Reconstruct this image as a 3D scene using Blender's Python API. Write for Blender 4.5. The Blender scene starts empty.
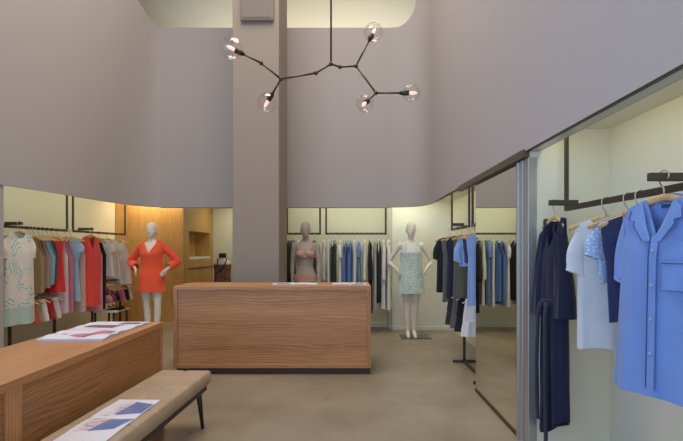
import bpy, math, random
from mathutils import Vector, Matrix, noise
random.seed(7)
SC = bpy.context.scene
COL = SC.collection
PI = math.pi
CAMZ, F, VX, VY = 1.37, 480.0, 347.0, 250.0

def P(px, py, s):                       # pixel + scale (px per metre) -> world
    return Vector(((px - VX) / s, F / s, CAMZ - (py - VY) / s))

# ------------------------------------------------------------------ materials
MATS = {}
def new_mat(name):
    m = bpy.data.materials.new(name); m.use_nodes = True
    nt = m.node_tree
    return m, nt, nt.nodes['Principled BSDF']

def lin(c):
    return tuple((v / 12.92 if v <= .04045 else ((v + .055) / 1.055) ** 2.4) for v in c)

def rgb(r, g, b):
    return lin((r / 255, g / 255, b / 255)) + (1,)

def plain(name, col, rough=.6, metal=0, spec=.5, bump=0, bscale=200, sheen=0, var=0, vscale=3):
    m, nt, b = new_mat(name)
    b.inputs['Base Color'].default_value = col
    b.inputs['Roughness'].default_value = rough
    b.inputs['Metallic'].default_value = metal
    b.inputs['Specular IOR Level'].default_value = spec
    if sheen: b.inputs['Sheen Weight'].default_value = sheen
    tc = nt.nodes.new('ShaderNodeTexCoord')
    if bump:
        n = nt.nodes.new('ShaderNodeTexNoise'); n.inputs['Scale'].default_value = bscale
        nt.links.new(tc.outputs['Object'], n.inputs['Vector'])
        bp = nt.nodes.new('ShaderNodeBump'); bp.inputs['Strength'].default_value = bump
        bp.inputs['Distance'].default_value = .01
        nt.links.new(n.outputs['Fac'], bp.inputs['Height'])
        nt.links.new(bp.outputs['Normal'], b.inputs['Normal'])
    if var:
        n = nt.nodes.new('ShaderNodeTexNoise'); n.inputs['Scale'].default_value = vscale
        n.inputs['Detail'].default_value = 6
        nt.links.new(tc.outputs['Object'], n.inputs['Vector'])
        r = nt.nodes.new('ShaderNodeValToRGB')
        r.color_ramp.elements[0].position = .3; r.color_ramp.elements[1].position = .7
        r.color_ramp.elements[0].color = tuple(c * (1 - var) for c in col[:3]) + (1,)
        r.color_ramp.elements[1].color = tuple(min(1, c * (1 + var)) for c in col[:3]) + (1,)
        nt.links.new(n.outputs['Fac'], r.inputs['Fac'])
        nt.links.new(r.outputs['Color'], b.inputs['Base Color'])
    return m

def wood(name, c1, c2, axis='X', rough=.42, freq=230.0, amp=34.0, contrast=.5):
    """oak veneer: fine growth lines across the grain, bent into cathedral figure by a slow noise"""
    m, nt, b = new_mat(name)
    L = nt.links.new
    tc = nt.nodes.new('ShaderNodeTexCoord')
    def noise_(sc, detail):
        mp = nt.nodes.new('ShaderNodeMapping')
        al, ac = sc
        mp.inputs['Scale'].default_value = {'X': (al, ac, ac), 'Y': (ac, al, ac), 'Z': (ac, ac, al)}[axis]
        L(tc.outputs['Object'], mp.inputs['Vector'])
        n = nt.nodes.new('ShaderNodeTexNoise'); n.inputs['Scale'].default_value = 1; n.inputs['Detail'].default_value = detail
        L(mp.outputs['Vector'], n.inputs['Vector']); return n.outputs['Fac']
    def math_(op, a, bb, c=None):
        n = nt.nodes.new('ShaderNodeMath'); n.operation = op
        for k, v in enumerate((a, bb, c)):
            if v is None: continue
            if isinstance(v, (int, float)): n.inputs[k].default_value = v
            else: L(v, n.inputs[k])
        return n.outputs[0]
    sp = nt.nodes.new('ShaderNodeSeparateXYZ'); L(tc.outputs['Object'], sp.inputs[0])
    p, q = {'X': ('Y', 'Z'), 'Y': ('X', 'Z'), 'Z': ('X', 'Y')}[axis]
    cross = math_('ADD', sp.outputs[p], sp.outputs[q])
    fig = noise_((1.1, 4.5), 1.0)
    ph = math_('MULTIPLY_ADD', fig, amp, math_('MULTIPLY', cross, freq))
    line = math_('MULTIPLY_ADD', math_('SINE', ph, 0), .5, .5)
    line = math_('POWER', line, 3.0)
    fine = noise_((5, 150), 3)
    tone = noise_((.35, 5), 3)
    v = math_('MULTIPLY_ADD', line, -.15, math_('MULTIPLY_ADD', fine, .55, math_('MULTIPLY', tone, .75)))
    v = math_('ADD', v, -.07)
    r = nt.nodes.new('ShaderNodeValToRGB')
    r.color_ramp.elements[0].position = .5 - contrast * .62; r.color_ramp.elements[1].position = .5 + contrast * .62
    r.color_ramp.elements[0].color = c1; r.color_ramp.elements[1].color = c2
    L(v, r.inputs['Fac']); L(r.outputs['Color'], b.inputs['Base Color'])
    b.inputs['Roughness'].default_value = rough
    bp = nt.nodes.new('ShaderNodeBump'); bp.inputs['Strength'].default_value = .06; bp.inputs['Distance'].default_value = .003
    L(fine, bp.inputs['Height']); L(bp.outputs['Normal'], b.inputs['Normal'])
    return m

def emit(name, col, strength):
    m, nt, b = new_mat(name)
    b.inputs['Base Color'].default_value = col
    b.inputs['Emission Color'].default_value = col
    b.inputs['Emission Strength'].default_value = strength
    return m

def splash(name, base, ink, scale=5.0, dist=9.0, thr=.62, band=None, grid=False):
    """white cloth with printed strokes; optional hem band below local z = band"""
    m, nt, b = new_mat(name)
    tc = nt.nodes.new('ShaderNodeTexCoord')
    if grid:
        w = nt.nodes.new('ShaderNodeTexVoronoi'); w.feature = 'DISTANCE_TO_EDGE'; w.distance = 'CHEBYCHEV' if hasattr(w, 'distance') else w.distance
        w.inputs['Scale'].default_value = scale
        nz = nt.nodes.new('ShaderNodeTexNoise'); nz.inputs['Scale'].default_value = 9
        nt.links.new(tc.outputs['Object'], nz.inputs['Vector'])
        mx = nt.nodes.new('ShaderNodeMixRGB'); mx.inputs['Fac'].default_value = .07
        nt.links.new(tc.outputs['Object'], mx.inputs[1]); nt.links.new(nz.outputs['Color'], mx.inputs[2])
        nt.links.new(mx.outputs['Color'], w.inputs['Vector'])
        out = w.outputs['Distance']
        lt = nt.nodes.new('ShaderNodeMath'); lt.operation = 'LESS_THAN'; lt.inputs[1].default_value = thr
    else:
        w = nt.nodes.new('ShaderNodeTexWave'); w.wave_type = 'RINGS'; w.rings_direction = 'Y'
        w.inputs['Scale'].default_value = scale; w.inputs['Distortion'].default_value = dist
        w.inputs['Detail'].default_value = 2; w.inputs['Detail Scale'].default_value = 1.5
        mp = nt.nodes.new('ShaderNodeMapping'); mp.inputs['Location'].default_value = (-.15, 0, .45)
        nt.links.new(tc.outputs['Object'], mp.inputs['Vector'])
        nt.links.new(mp.outputs['Vector'], w.inputs['Vector'])
        out = w.outputs['Fac']
        lt = nt.nodes.new('ShaderNodeMath'); lt.operation = 'GREATER_THAN'; lt.inputs[1].default_value = thr
    nt.links.new(out, lt.inputs[0])
    n2 = nt.nodes.new('ShaderNodeTexNoise'); n2.inputs['Scale'].default_value = 6.0
    nt.links.new(tc.outputs['Object'], n2.inputs['Vector'])
    g2 = nt.nodes.new('ShaderNodeMath'); g2.operation = 'GREATER_THAN'; g2.inputs[1].default_value = .42 if grid else .5
    nt.links.new(n2.outputs['Fac'], g2.inputs[0])
    mu = nt.nodes.new('ShaderNodeMath'); mu.operation = 'MULTIPLY'
    nt.links.new(lt.outputs[0], mu.inputs[0]); nt.links.new(g2.outputs[0], mu.inputs[1])
    mix = nt.nodes.new('ShaderNodeMixRGB'); mix.inputs[1].default_value = base; mix.inputs[2].default_value = ink
    nt.links.new(mu.outputs[0], mix.inputs['Fac'])
    outc = mix.outputs['Color']
    if band is not None:
        sp = nt.nodes.new('ShaderNodeSeparateXYZ'); nt.links.new(tc.outputs['Object'], sp.inputs[0])
        l2 = nt.nodes.new('ShaderNodeMath'); l2.operation = 'LESS_THAN'; l2.inputs[1].default_value = band
        nt.links.new(sp.outputs['Z'], l2.inputs[0])
        m2 = nt.nodes.new('ShaderNodeMixRGB')
        half = tuple(.45 * a + .55 * c for a, c in zip(base, ink))
        m2.inputs[2].default_value = half
        nt.links.new(l2.outputs[0], m2.inputs['Fac']); nt.links.new(outc, m2.inputs[1])
        outc = m2.outputs['Color']
    nt.links.new(outc, b.inputs['Base Color'])
    b.inputs['Roughness'].default_value = .85
    return m

def cloth(key, col, rough=.85):
    k = 'cloth_' + key
    if k not in MATS:
        MATS[k] = plain(k, col, rough, 0, .25, bump=.12, bscale=260, sheen=.15, var=.06, vscale=8)
    return MATS[k]

MATS['plaster'] = plain('plaster', rgb(178, 171, 168), .92, 0, .2, bump=.04, bscale=30)
MATS['column_paint'] = plain('column_paint', rgb(160, 148, 136), .9, 0, .2, bump=.04, bscale=40)
MATS['cream'] = plain('cream_paint', rgb(226, 223, 205), .85, 0, .25, bump=.02, bscale=60)
MATS['panel_white'] = plain('panel_white', rgb(232, 230, 220), .8, 0, .25)
MATS['bronze'] = plain('dark_bronze_metal', rgb(80, 71, 60), .5, .4, .5)
MATS['bronze_light'] = plain('bronze_track_metal', rgb(120, 108, 92), .4, .7, .5)
MATS['alu'] = plain('brushed_aluminium', rgb(188, 190, 190), .38, .75, .5, bump=.03, bscale=300)
MATS['brass'] = plain('aged_brass', rgb(92, 78, 60), .4, .8, .5)
MATS['socket'] = plain('blackened_brass', rgb(64, 54, 46), .4, .8, .5)
MATS['chrome'] = plain('hook_steel', rgb(190, 186, 178), .3, .9, .5)
MATS['hanger_wood'] = plain('hanger_beech', rgb(205, 170, 118), .5, 0, .4, var=.15, vscale=30)
MATS['hanger_white'] = plain('hanger_white', rgb(222, 224, 205), .4, 0, .4)
MATS['oak'] = wood('oak_counter', rgb(132, 86, 50), rgb(216, 158, 106), 'X')
MATS['oak_y'] = wood('oak_table_side', rgb(120, 78, 44), rgb(200, 142, 90), 'Y')
MATS['oak_top'] = wood('oak_table_top', rgb(156, 104, 62), rgb(204, 148, 100), 'Y', rough=.36)
MATS['oak_z'] = wood('oak_wall_panel', rgb(168, 122, 66), rgb(212, 168, 104), 'Z', freq=70, contrast=.6)
MATS['oak_v'] = wood('oak_counter_upright', rgb(132, 86, 50), rgb(216, 158, 106), 'Z')
MATS['plinth'] = plain('dark_plinth', rgb(70, 50, 42), .6)
MATS['leather'] = plain('tan_leather', rgb(176, 152, 128), .55, 0, .35, bump=.12, bscale=120, var=.08, vscale=5)
MATS['dark_leg'] = plain('black_stained_wood', rgb(38, 36, 40), .45)
MATS['paper'] = plain('coated_paper', rgb(226, 224, 232), .5, 0, .4)
MATS['page_edges'] = plain('page_edges', rgb(196, 194, 204), .8, 0, .2, bump=.3, bscale=500)
MATS['ink_blue'] = plain('ink_slate_blue', rgb(104, 122, 170), .5, 0, .4, var=.18, vscale=12)
MATS['ink_red'] = plain('ink_faded_red', rgb(196, 140, 156), .5, 0, .4)
MATS['ink_pink'] = plain('ink_pink', rgb(206, 116, 146), .5, 0, .4, var=.15, vscale=20)
MATS['ink_grey'] = plain('ink_grey', rgb(120, 112, 124), .5, 0, .4, var=.3, vscale=40)
MATS['ink_mauve'] = plain('ink_mauve', rgb(128, 96, 116), .5, 0, .4, var=.3, vscale=30)
MATS['skin_white'] = plain('mannequin_white', rgb(232, 224, 210), .5, 0, .4)
MATS['skin_grey'] = plain('mannequin_stone', rgb(178, 164, 152), .55, 0, .35)
MATS['plate'] = plain('steel_base_plate', rgb(120, 120, 116), .35, .7, .5)
MATS['black'] = plain('black_matte', rgb(26, 26, 28), .6)
MATS['led'] = emit('warm_led_strip', rgb(255, 246, 205), 3.0)

# concrete floor
m, nt, b = new_mat('polished_concrete')
tc = nt.nodes.new('ShaderNodeTexCoord')
n = nt.nodes.new('ShaderNodeTexNoise'); n.inputs['Scale'].default_value = 1.1; n.inputs['Detail'].default_value = 9; n.inputs['Roughness'].default_value = .62
nt.links.new(tc.outputs['Object'], n.inputs['Vector'])
r = nt.nodes.new('ShaderNodeValToRGB')
r.color_ramp.elements[0].position = .3; r.color_ramp.elements[1].position = .72
r.color_ramp.elements[0].color = rgb(134, 123, 106); r.color_ramp.elements[1].color = rgb(166, 153, 132)
nt.links.new(n.outputs['Fac'], r.inputs['Fac']); nt.links.new(r.outputs['Color'], b.inputs['Base Color'])
n2 = nt.nodes.new('ShaderNodeTexNoise'); n2.inputs['Scale'].default_value = 4; n2.inputs['Detail'].default_value = 5
nt.links.new(tc.outputs['Object'], n2.inputs['Vector'])
mr = nt.nodes.new('ShaderNodeMapRange'); mr.inputs['To Min'].default_value = .22; mr.inputs['To Max'].default_value = .42
nt.links.new(n2.outputs['Fac'], mr.inputs['Value']); nt.links.new(mr.outputs['Result'], b.inputs['Roughness'])
b.inputs['Specular IOR Level'].default_value = .4
MATS['concrete'] = m

# mirror
m, nt, b = new_mat('mirror_glass')
b.inputs['Base Color'].default_value = (.84, .85, .76, 1); b.inputs['Metallic'].default_value = 1; b.inputs['Roughness'].default_value = .015
MATS['mirror'] = m

# blown glass globe: clear thin shell with seeds and ripples
m, nt, b = new_mat('blown_glass')
tc = nt.nodes.new('ShaderNodeTexCoord')
vo = nt.nodes.new('ShaderNodeTexVoronoi'); vo.inputs['Scale'].default_value = 22
nt.links.new(tc.outputs['Object'], vo.inputs['Vector'])
bp = nt.nodes.new('ShaderNodeBump'); bp.inputs['Strength'].default_value = .7; bp.inputs['Distance'].default_value = .02
nt.links.new(vo.outputs['Distance'], bp.inputs['Height'])
gl = nt.nodes.new('ShaderNodeBsdfGlossy'); gl.inputs['Roughness'].default_value = .06
nt.links.new(bp.outputs['Normal'], gl.inputs['Normal'])
tr = nt.nodes.new('ShaderNodeBsdfTransparent'); tr.inputs['Color'].default_value = (.97, .97, .97, 1)
lw = nt.nodes.new('ShaderNodeLayerWeight'); lw.inputs['Blend'].default_value = .25
nt.links.new(bp.outputs['Normal'], lw.inputs['Normal'])
pw = nt.nodes.new('ShaderNodeMath'); pw.operation = 'MULTIPLY_ADD'; pw.inputs[1].default_value = .45; pw.inputs[2].default_value = .02
nt.links.new(lw.outputs['Facing'], pw.inputs[0])
mx = nt.nodes.new('ShaderNodeMixShader')
nt.links.new(pw.outputs[0], mx.inputs[0]); nt.links.new(tr.outputs[0], mx.inputs[1]); nt.links.new(gl.outputs[0], mx.inputs[2])
nt.links.new(mx.outputs[0], nt.nodes['Material Output'].inputs['Surface'])
MATS['globe'] = m
MATS['bulb'] = emit('warm_bulb', rgb(255, 196, 172), 1.0)

m, nt, b = new_mat('window_glass')
gl = nt.nodes.new('ShaderNodeBsdfGlossy'); gl.inputs['Roughness'].default_value = .01
tr = nt.nodes.new('ShaderNodeBsdfTransparent')
fr = nt.nodes.new('ShaderNodeFresnel'); fr.inputs['IOR'].default_value = 1.45
mx = nt.nodes.new('ShaderNodeMixShader')
nt.links.new(fr.outputs[0], mx.inputs[0]); nt.links.new(tr.outputs[0], mx.inputs[1]); nt.links.new(gl.outputs[0], mx.inputs[2])
nt.links.new(mx.outputs[0], nt.nodes['Material Output'].inputs['Surface'])
MATS['pane'] = m

# ------------------------------------------------------------------ mesh builder
class MB:
    def __init__(s): s.v = []; s.f = []
    def add(s, vs, fs):
        o = len(s.v); s.v += [tuple(v) for v in vs]; s.f += [tuple(i + o for i in f) for f in fs]
        return s
    def box(s, x0, x1, y0, y1, z0, z1):
        vs = [(x, y, z) for x in (x0, x1) for y in (y0, y1) for z in (z0, z1)]
        return s.add(vs, [(0, 1, 3, 2), (4, 6, 7, 5), (0, 4, 5, 1), (2, 3, 7, 6), (0, 2, 6, 4), (1, 5, 7, 3)])
    def loft(s, rings, cap=True, close=True):
        n = len(rings[0]); vs = [v for r in rings for v in r]; fs = []
        for i in range(len(rings) - 1):
            for j in range(n if close else n - 1):
                k = (j + 1) % n
                fs.append((i * n + j, i * n + k, (i + 1) * n + k, (i + 1) * n + j))
        if cap and close:
            fs.append(tuple(reversed(range(n)))); fs.append(tuple((len(rings) - 1) * n + j for j in range(n)))
        return s.add(vs, fs)
    def tube(s, pts, rad, n=8, cap=True, flat=None):
        """pts list, rad number or list; flat = (ru, rv) multipliers"""
        pts = [Vector(p) for p in pts]
        if not isinstance(rad, (list, tuple)): rad = [rad] * len(pts)
        rings = []; up = None
        for i, p in enumerate(pts):
            t = (pts[min(i + 1, len(pts) - 1)] - pts[max(i - 1, 0)]).normalized()
            if up is None:
                up = Vector((0, 0, 1)) if abs(t.z) < .9 else Vector((0, 1, 0))
            u = t.cross(up).normalized(); w = u.cross(t).normalized(); up = w
            a, c = flat or (1, 1)
            rings.append([p + u * math.cos(q) * rad[i] * a + w * math.sin(q) * rad[i] * c for q in [2 * PI * j / n for j in range(n)]])
        return s.loft(rings, cap)
    def lathe(s, prof, n=16, c=(0, 0, 0)):
        rings = [[(c[0] + r * math.cos(2 * PI * j / n), c[1] + r * math.sin(2 * PI * j / n), c[2] + z) for j in range(n)] for r, z in prof]
        return s.loft(rings, True)
    def sphere(s, c, r, n=16, m=10, sc=(1, 1, 1)):
        prof = []
        rings = []
        for i in range(m + 1):
            a = PI * (i + .02) / (m + .04)
            rings.append([(c[0] + sc[0] * r * math.sin(a) * math.cos(2 * PI * j / n), c[1] + sc[1] * r * math.sin(a) * math.sin(2 * PI * j / n), c[2] - sc[2] * r * math.cos(a)) for j in range(n)])
        return s.loft(rings, True)
    def build(s, name, m, parent=None, smooth=False, bevel=0, solid=0, loc=None, rotz=0, soff=0):
        me = bpy.data.meshes.new(name)
        me.from_pydata(s.v, [], s.f)
        if isinstance(m, str): m = MATS[m]
        me.materials.append(m)
        me.update()
        if smooth:
            for p in me.polygons: p.use_smooth = True
        import bmesh
        bm = bmesh.new(); bm.from_mesh(me); bmesh.ops.recalc_face_normals(bm, faces=bm.faces); bm.to_mesh(me); bm.free()
        o = bpy.data.objects.new(name, me); COL.objects.link(o)
        if parent: o.parent = parent
        if loc is not None: o.location = loc
        o.rotation_euler.z = rotz
        if solid:
            md = o.modifiers.new('solid', 'SOLIDIFY'); md.thickness = solid; md.offset = soff
        if solid and smooth:
            md = o.modifiers.new('edges', 'EDGE_SPLIT'); md.split_angle = math.radians(50)
        if bevel:
            md = o.modifiers.new('bevel', 'BEVEL'); md.width = bevel; md.segments = 2; md.limit_method = 'ANGLE'
        return o

def tag(o, label=None, cat=None, group=None, kind=None):
    if label: o['label'] = label
    if cat: o['category'] = cat
    if group: o['group'] = group
    if kind: o['kind'] = kind
    return o

def thing(name, loc, label, cat, group=None, rotz=0):
    o = bpy.data.objects.new(name, None); COL.objects.link(o)
    o.location = loc; o.rotation_euler.z = rotz; o.empty_display_size = .1
    return tag(o, label, cat, group)

def struct(mb, name, m, **k):
    return tag(mb.build(name, m, **k), kind='structure')

def sbox(name, m, x0, x1, y0, y1, z0, z1, **k):
    return struct(MB().box(x0, x1, y0, y1, z0, z1), name, m, **k)

# ------------------------------------------------------------------ camera
cam = bpy.data.cameras.new('camera'); co = bpy.data.objects.new('camera', cam); COL.objects.link(co)
co.location = (0, 0, CAMZ); co.rotation_euler = (PI / 2, 0, 0)
cam.sensor_width = 36; cam.lens = F / 683 * 36
cam.shift_x = -(VX - 341.5) / 683; cam.shift_y = (VY - 220.5) / 683
cam.clip_start = .05
SC.camera = co

# ------------------------------------------------------------------ setting
HB = 2.05                                # underside of the sculpted bulkhead
YB = 7.68                                # back bulkhead plane
NX = 1.80                                # back of the right hand niches
NZ = 2.20                                # niche ceiling
RZ = 2.5                                 # ceiling over the rear strip
CZ = 7.6
LW = -4.4                                # back of the left niche

sbox('floor', 'concrete', -6, 3, -1.6, 11.6, -.1, 0)
sbox('ceiling', 'plaster', -6, 3, -1.6, 11.6, CZ, CZ + .1)

def loft_wall(name, bot, top, ztop, mat, thick, n=26):
    rings = []
    mb = MB(); vs = []; fs = []
    m = len(bot)
    for j in range(n + 1):
        for i in range(m):
            t = j / n
            z = HB + (ztop[i] - HB) * t
            k = (z - HB) / (4.92 - HB)
            vs.append((bot[i][0] + (top[i][0] - bot[i][0]) * k, bot[i][1] + (top[i][1] - bot[i][1]) * k, z))
    for j in range(n):
        for i in range(m - 1):
            a = j * m + i
            fs.append((a, a + 1, a + m + 1, a + m))
    mb.add(vs, fs)
    return struct(mb, name, mat, smooth=True, solid=thick, soff=0)

def qarc(p0, c, p1, n):
    return [((1 - t) ** 2 * p0[0] + 2 * t * (1 - t) * c[0] + t * t * p1[0], (1 - t) ** 2 * p0[1] + 2 * t * (1 - t) * c[1] + t * t * p1[1]) for t in [i / n for i in range(n + 1)]]

# left: straight run, then rounded into the back; top edge scooped down to the clerestory
NA = 36
def lineup(p, q, n): return [(p[0] + (q[0] - p[0]) * i / n, p[1] + (q[1] - p[1]) * i / n) for i in range(n)]
Lb = lineup((-4.116, 1.4), (-3.49, 5.8), 8) + lineup((-3.49, 5.8), (-3.40, 6.70), 14) + qarc((-3.40, 6.70), (-3.30, 7.50), (-3.0, YB), NA)
Lt = lineup((-3.98, 1.4), (-3.36, 6.0), 8) + lineup((-3.36, 6.0), (-3.17, 7.20), 14) + qarc((-3.17, 7.20), (-3.10, 7.60), (-3.0, YB), NA)
Lz = [CZ] * 8 + [5.12 + (CZ - 5.12) * (1 - i / 14) ** 1.5 for i in range(14)] + [4.92 + .20 * (1 - i / NA) ** 1.7 for i in range(NA + 1)]
loft_wall('wall_left', Lb, Lt, Lz, 'plaster', .03)
Rb = lineup((1.24, -1.3), (1.24, 7.0), 8) + qarc((1.24, 7.0), (1.22, 7.64), (.70, YB), NA)
Rt = Rb
def rz(x):
    u = (x - .78) / .33
    if u <= 0: return 4.92
    if u >= 1: return CZ
    return min(CZ, 4.92 + .45 * (1 - math.sqrt(1 - u * u)) + (CZ - 5.37) * max(0, (u - .94) / .06) ** 2)
Rz = [CZ if i < 8 else rz(p[0]) for i, p in enumerate(Rb)]
loft_wall('wall_right', Rb, Rt, Rz, 'plaster', .03)
sbox('wall_back', 'plaster', -3.0, .70, YB - .015, YB + .10, HB, 4.92)
# soffit lips: the bulkheads have depth
sbox('trim_1', 'plaster', 1.255, 1.33, .3, 3.3, HB, NZ)
sbox('trim_2', 'plaster', 1.255, 1.33, 3.3, 7.1, HB + .03, NZ)

# column
struct(MB().box(-1.55, -.92, 6.49, 7.37, 0, CZ), 'column', 'column_paint', bevel=.012)

t = thing('column_shade_box', (-1.21, 6.49, 4.42), 'taupe rounded box standing in for soft shade high on the column front', 'shade_box')  # darker box added in place of a soft shaded patch on the column
MB().box(-.225, .225, -.05, 0, .03, .60).build('shade_box_body', plain('shade_box_taupe', rgb(140, 130, 120), .9), t, bevel=.045)
MB().box(-.19, .19, -.056, -.05, .07, .56).build('shade_box_inset', plain('shade_inset_taupe', rgb(132, 123, 114), .95), t, bevel=.002)
# ceilings over the niches (underside visible)
sbox('ceiling_niche', 'cream', 1.255, NX + .05, -.2, 8.25, NZ, NZ + .05)
sbox('ceiling_rear', 'cream', -5, 1.255, YB + .1, 11.6, RZ, RZ + .05)
struct(MB().loft([[(LW - .1, 4.9, z), (-3.66, 4.9, z), (-3.44, 6.7, z), (-3.25, 7.4, z), (-3.0, YB + .1, z), (LW - .1, YB + .1, z)] for z in (RZ, RZ + .05)]), 'ceiling_left', 'cream')

# right niches
sbox('wall_niche_right', 'cream', NX, NX + .1, -.2, 8.3, 0, NZ)
sbox('wall_niche_end', 'cream', 1.255, NX, 3.29, 3.36, 0, NZ)
sbox('wall_niche_near', 'cream', 1.24, NX, .3, .4, 0, NZ)
sbox('wall_front_right', 'plaster', 1.24, 1.4, -1.3, .3, 0, HB)
sbox('wall_mirror_core', 'cream', 1.28, NX, 3.36, 4.66, 0, NZ)
# white backdrop panel behind the mannequin and rear walls
sbox('wall_panel', 'panel_white', .77, NX + .05, 8.20, 8.30, 0, NZ + .3)
sbox('wall_rear', 'cream', -1.6, .77, 8.55, 8.65, 0, RZ)
sbox('wall_rear_return', 'cream', .72, .77, 8.3, 8.65, 0, RZ)
sbox('wall_passage_end', 'cream', -3.3, -1.5, 11.1, 11.2, 0, RZ)
sbox('wall_passage_side', 'cream', -1.6, -1.5, 8.65, 11.1, 0, RZ)
# left niche
sbox('wall_niche_left', 'cream', LW - .1, LW, 4.9, 9.2, 0, RZ)
sbox('wall_left_pier', 'plaster', -4.7, -3.605, 4.88, 5.04, 0, HB + .02)
struct(MB().add([(-4.17, 1.4, 0), (-3.68, 4.95, 0), (-3.68, 4.95, HB), (-4.17, 1.4, HB)], [(0, 1, 2, 3)]), 'wall_left_lower', 'plaster', solid=.05)
# oak lined wall and passage
WY = 9.1
sbox('wall_oak', 'oak_z', LW, -3.14, WY, WY + .05, 0, RZ)
wx0, wx1 = -3.14, -3.10
mb = MB()
mb.box(wx0, wx1, WY, 9.41, 0, RZ).box(wx0, wx1, 10.85, 11.1, 0, RZ)
mb.box(wx0, wx1, 9.41, 10.85, 1.75, RZ).box(wx0, wx1, 9.41, 10.85, 0, .985).box(wx0, wx1, 9.41, 10.85, 1.005, 1.21)
struct(mb, 'wall_oak_side', 'oak_z')
mb = MB().box(-3.45, -3.42, 9.38, 10.88, 1.18, 1.78).box(-3.45, wx0, 9.38, 9.41, 1.18, 1.78).box(-3.45, wx0, 10.85, 10.88, 1.18, 1.78).box(-3.45, wx0, 9.41, 10.85, 1.75, 1.78)
struct(mb, 'wall_oak_recess', 'oak_z')
sbox('trim_3', 'panel_white', -3.42, -3.09, 9.41, 10.85, 1.18, 1.225)
sbox('trim_4', 'bronze', -3.13, -3.085, 9.41, 11.09, .985, 1.005)
# clerestory behind the back bulkhead, lit from its ledge
sbox('wall_clerestory', 'cream', -6, 3, 8.75, 8.85, RZ + .05, CZ)
sbox('wall_clerestory_left', 'cream', -5.6, -5.5, 5.5, 8.75, RZ + .05, CZ)
# shop front behind the camera
FY = -1.35
sbox('wall_front', 'plaster', -6, -3.6, FY - .1, FY, 0, CZ)
sbox('wall_front_right_return', 'plaster', .9, 3, FY - .1, FY, 0, CZ)
sbox('wall_front_top', 'plaster', -3.6, .9, FY - .1, FY, 4.6, CZ)
w = thing('window_1', (-1.35, FY, 0), None, None); w['kind'] = 'structure'
fr_ = MB()
for x in (-2.25, -.75, .75, 2.19): fr_.box(x, x + .06, -.08, -.02, 0, 4.6)
fr_.box(-2.25, 2.25, -.08, -.02, 0, .06).box(-2.25, 2.25, -.08, -.02, 4.54, 4.6).box(-2.25, 2.25, -.08, -.02, 2.5, 2.56)
fr_.build('window_frame', 'bronze', w)
MB().box(-2.2, 2.2, -.055, -.045, .03, 4.57).build('glass_pane', 'pane', w)
w = thing('window_2', (-4.12, 0, 0), None, None); w['kind'] = 'structure'
fr_ = MB()
for y in (-1.35, -.03, 1.34): fr_.box(-.06, 0, y, y + .06, 0, 4.6)
for z in (0, 2.5, 4.54): fr_.box(-.06, 0, -1.35, 1.4, z, z + .06)
fr_.build('window_frame', 'bronze', w)
MB().box(-.035, -.025, -1.3, 1.35, .03, 4.57).build('glass_pane', 'pane', w)
sbox('wall_left_window_top', 'plaster', -4.2, -4.05, -1.35, 1.4, 4.6, CZ)
sbox('wall_outer_left', 'plaster', -6.05, -5.95, -1.6, 11.6, 0, CZ)
sbox('wall_outer_right', 'plaster', 2.95, 3.05, -1.6, 11.6, 0, CZ)
sbox('wall_outer_back', 'plaster', -6, 3, 11.55, 11.65, 0, CZ)
# baseboards
sbox('baseboard_rear', 'panel_white', -1.5, .72, 8.53, 8.55, 0, .08)
sbox('baseboard_panel', 'panel_white', .78, NX, 8.185, 8.20, 0, .06)
sbox('baseboard_left', 'cream', LW, LW + .015, 5.05, 9.08, 0, .08)

# bright aluminium profile under the right bulkhead, dark edge above it
sbox('trim_5', 'bronze', 1.228, 1.242, .4, 3.29, HB - .010, HB + .012)
sbox('trim_6', 'alu', 1.246, 1.31, .4, 3.29, HB - .006, HB)
sbox('trim_7', 'bronze_light', 1.21, 1.262, 3.30, 5.25, HB - .04, HB + .012)
sbox('trim_8', 'bronze', 1.222, 1.25, 5.25, 6.35, HB - .012, HB)
# aluminium jamb beside the mirror
mb = MB().box(1.235, 1.30, 3.475, 3.505, 0, HB - .045).box(1.245, 1.30, 3.425, 3.475, 0, HB - .045).box(1.235, 1.30, 3.385, 3.425, 0, HB - .045).box(1.25, 1.30, 3.36, 3.385, 0, HB - .045).box(1.24, 1.30, 3.285, 3.36, 0, HB - .045)
struct(mb, 'trim_9', 'alu', bevel=.003)

# ------------------------------------------------------------------ mirror
t = thing('wall_mirror', (1.25, 4.08, 0), 'tall sliding mirror panel reflecting the rear rail, between the two right-hand niches', 'mirror')
MB().box(0, .02, -.575, .58, .03, HB - .045).build('mirror_glass', 'mirror', t)
MB().box(-.006, .02, -.575, .58, .0, .03).build('bottom_track', 'bronze', t)

# ------------------------------------------------------------------ counter
t = thing('service_counter', (-.823, 5.275, 0), 'long oak service counter with mitred frame in the middle of the shop', 'counter')
hw_, y0 = 1.088, 0.0
MB().box(-hw_, hw_, y0, .66, .925, .972).build('worktop', 'oak', t, bevel=.004)
MB().box(-hw_, -hw_ + .045, y0, .66, .07, .925).build('side_panel', 'oak_v', t, bevel=.003)
MB().box(hw_ - .045, hw_, y0, .66, .07, .925).build('side_panel', 'oak_v', t, bevel=.003)
MB().box(-hw_ + .045, hw_ - .045, .018, .04, .115, .925).build('front_panel', 'oak', t)
MB().box(-hw_ + .045, hw_ - .045, y0, .05, .07, .115).build('bottom_rail', 'oak', t, bevel=.003)
MB().box(-hw_ + .03, hw_ - .01, .03, .62, 0, .07).build('plinth', 'plinth', t)

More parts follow.
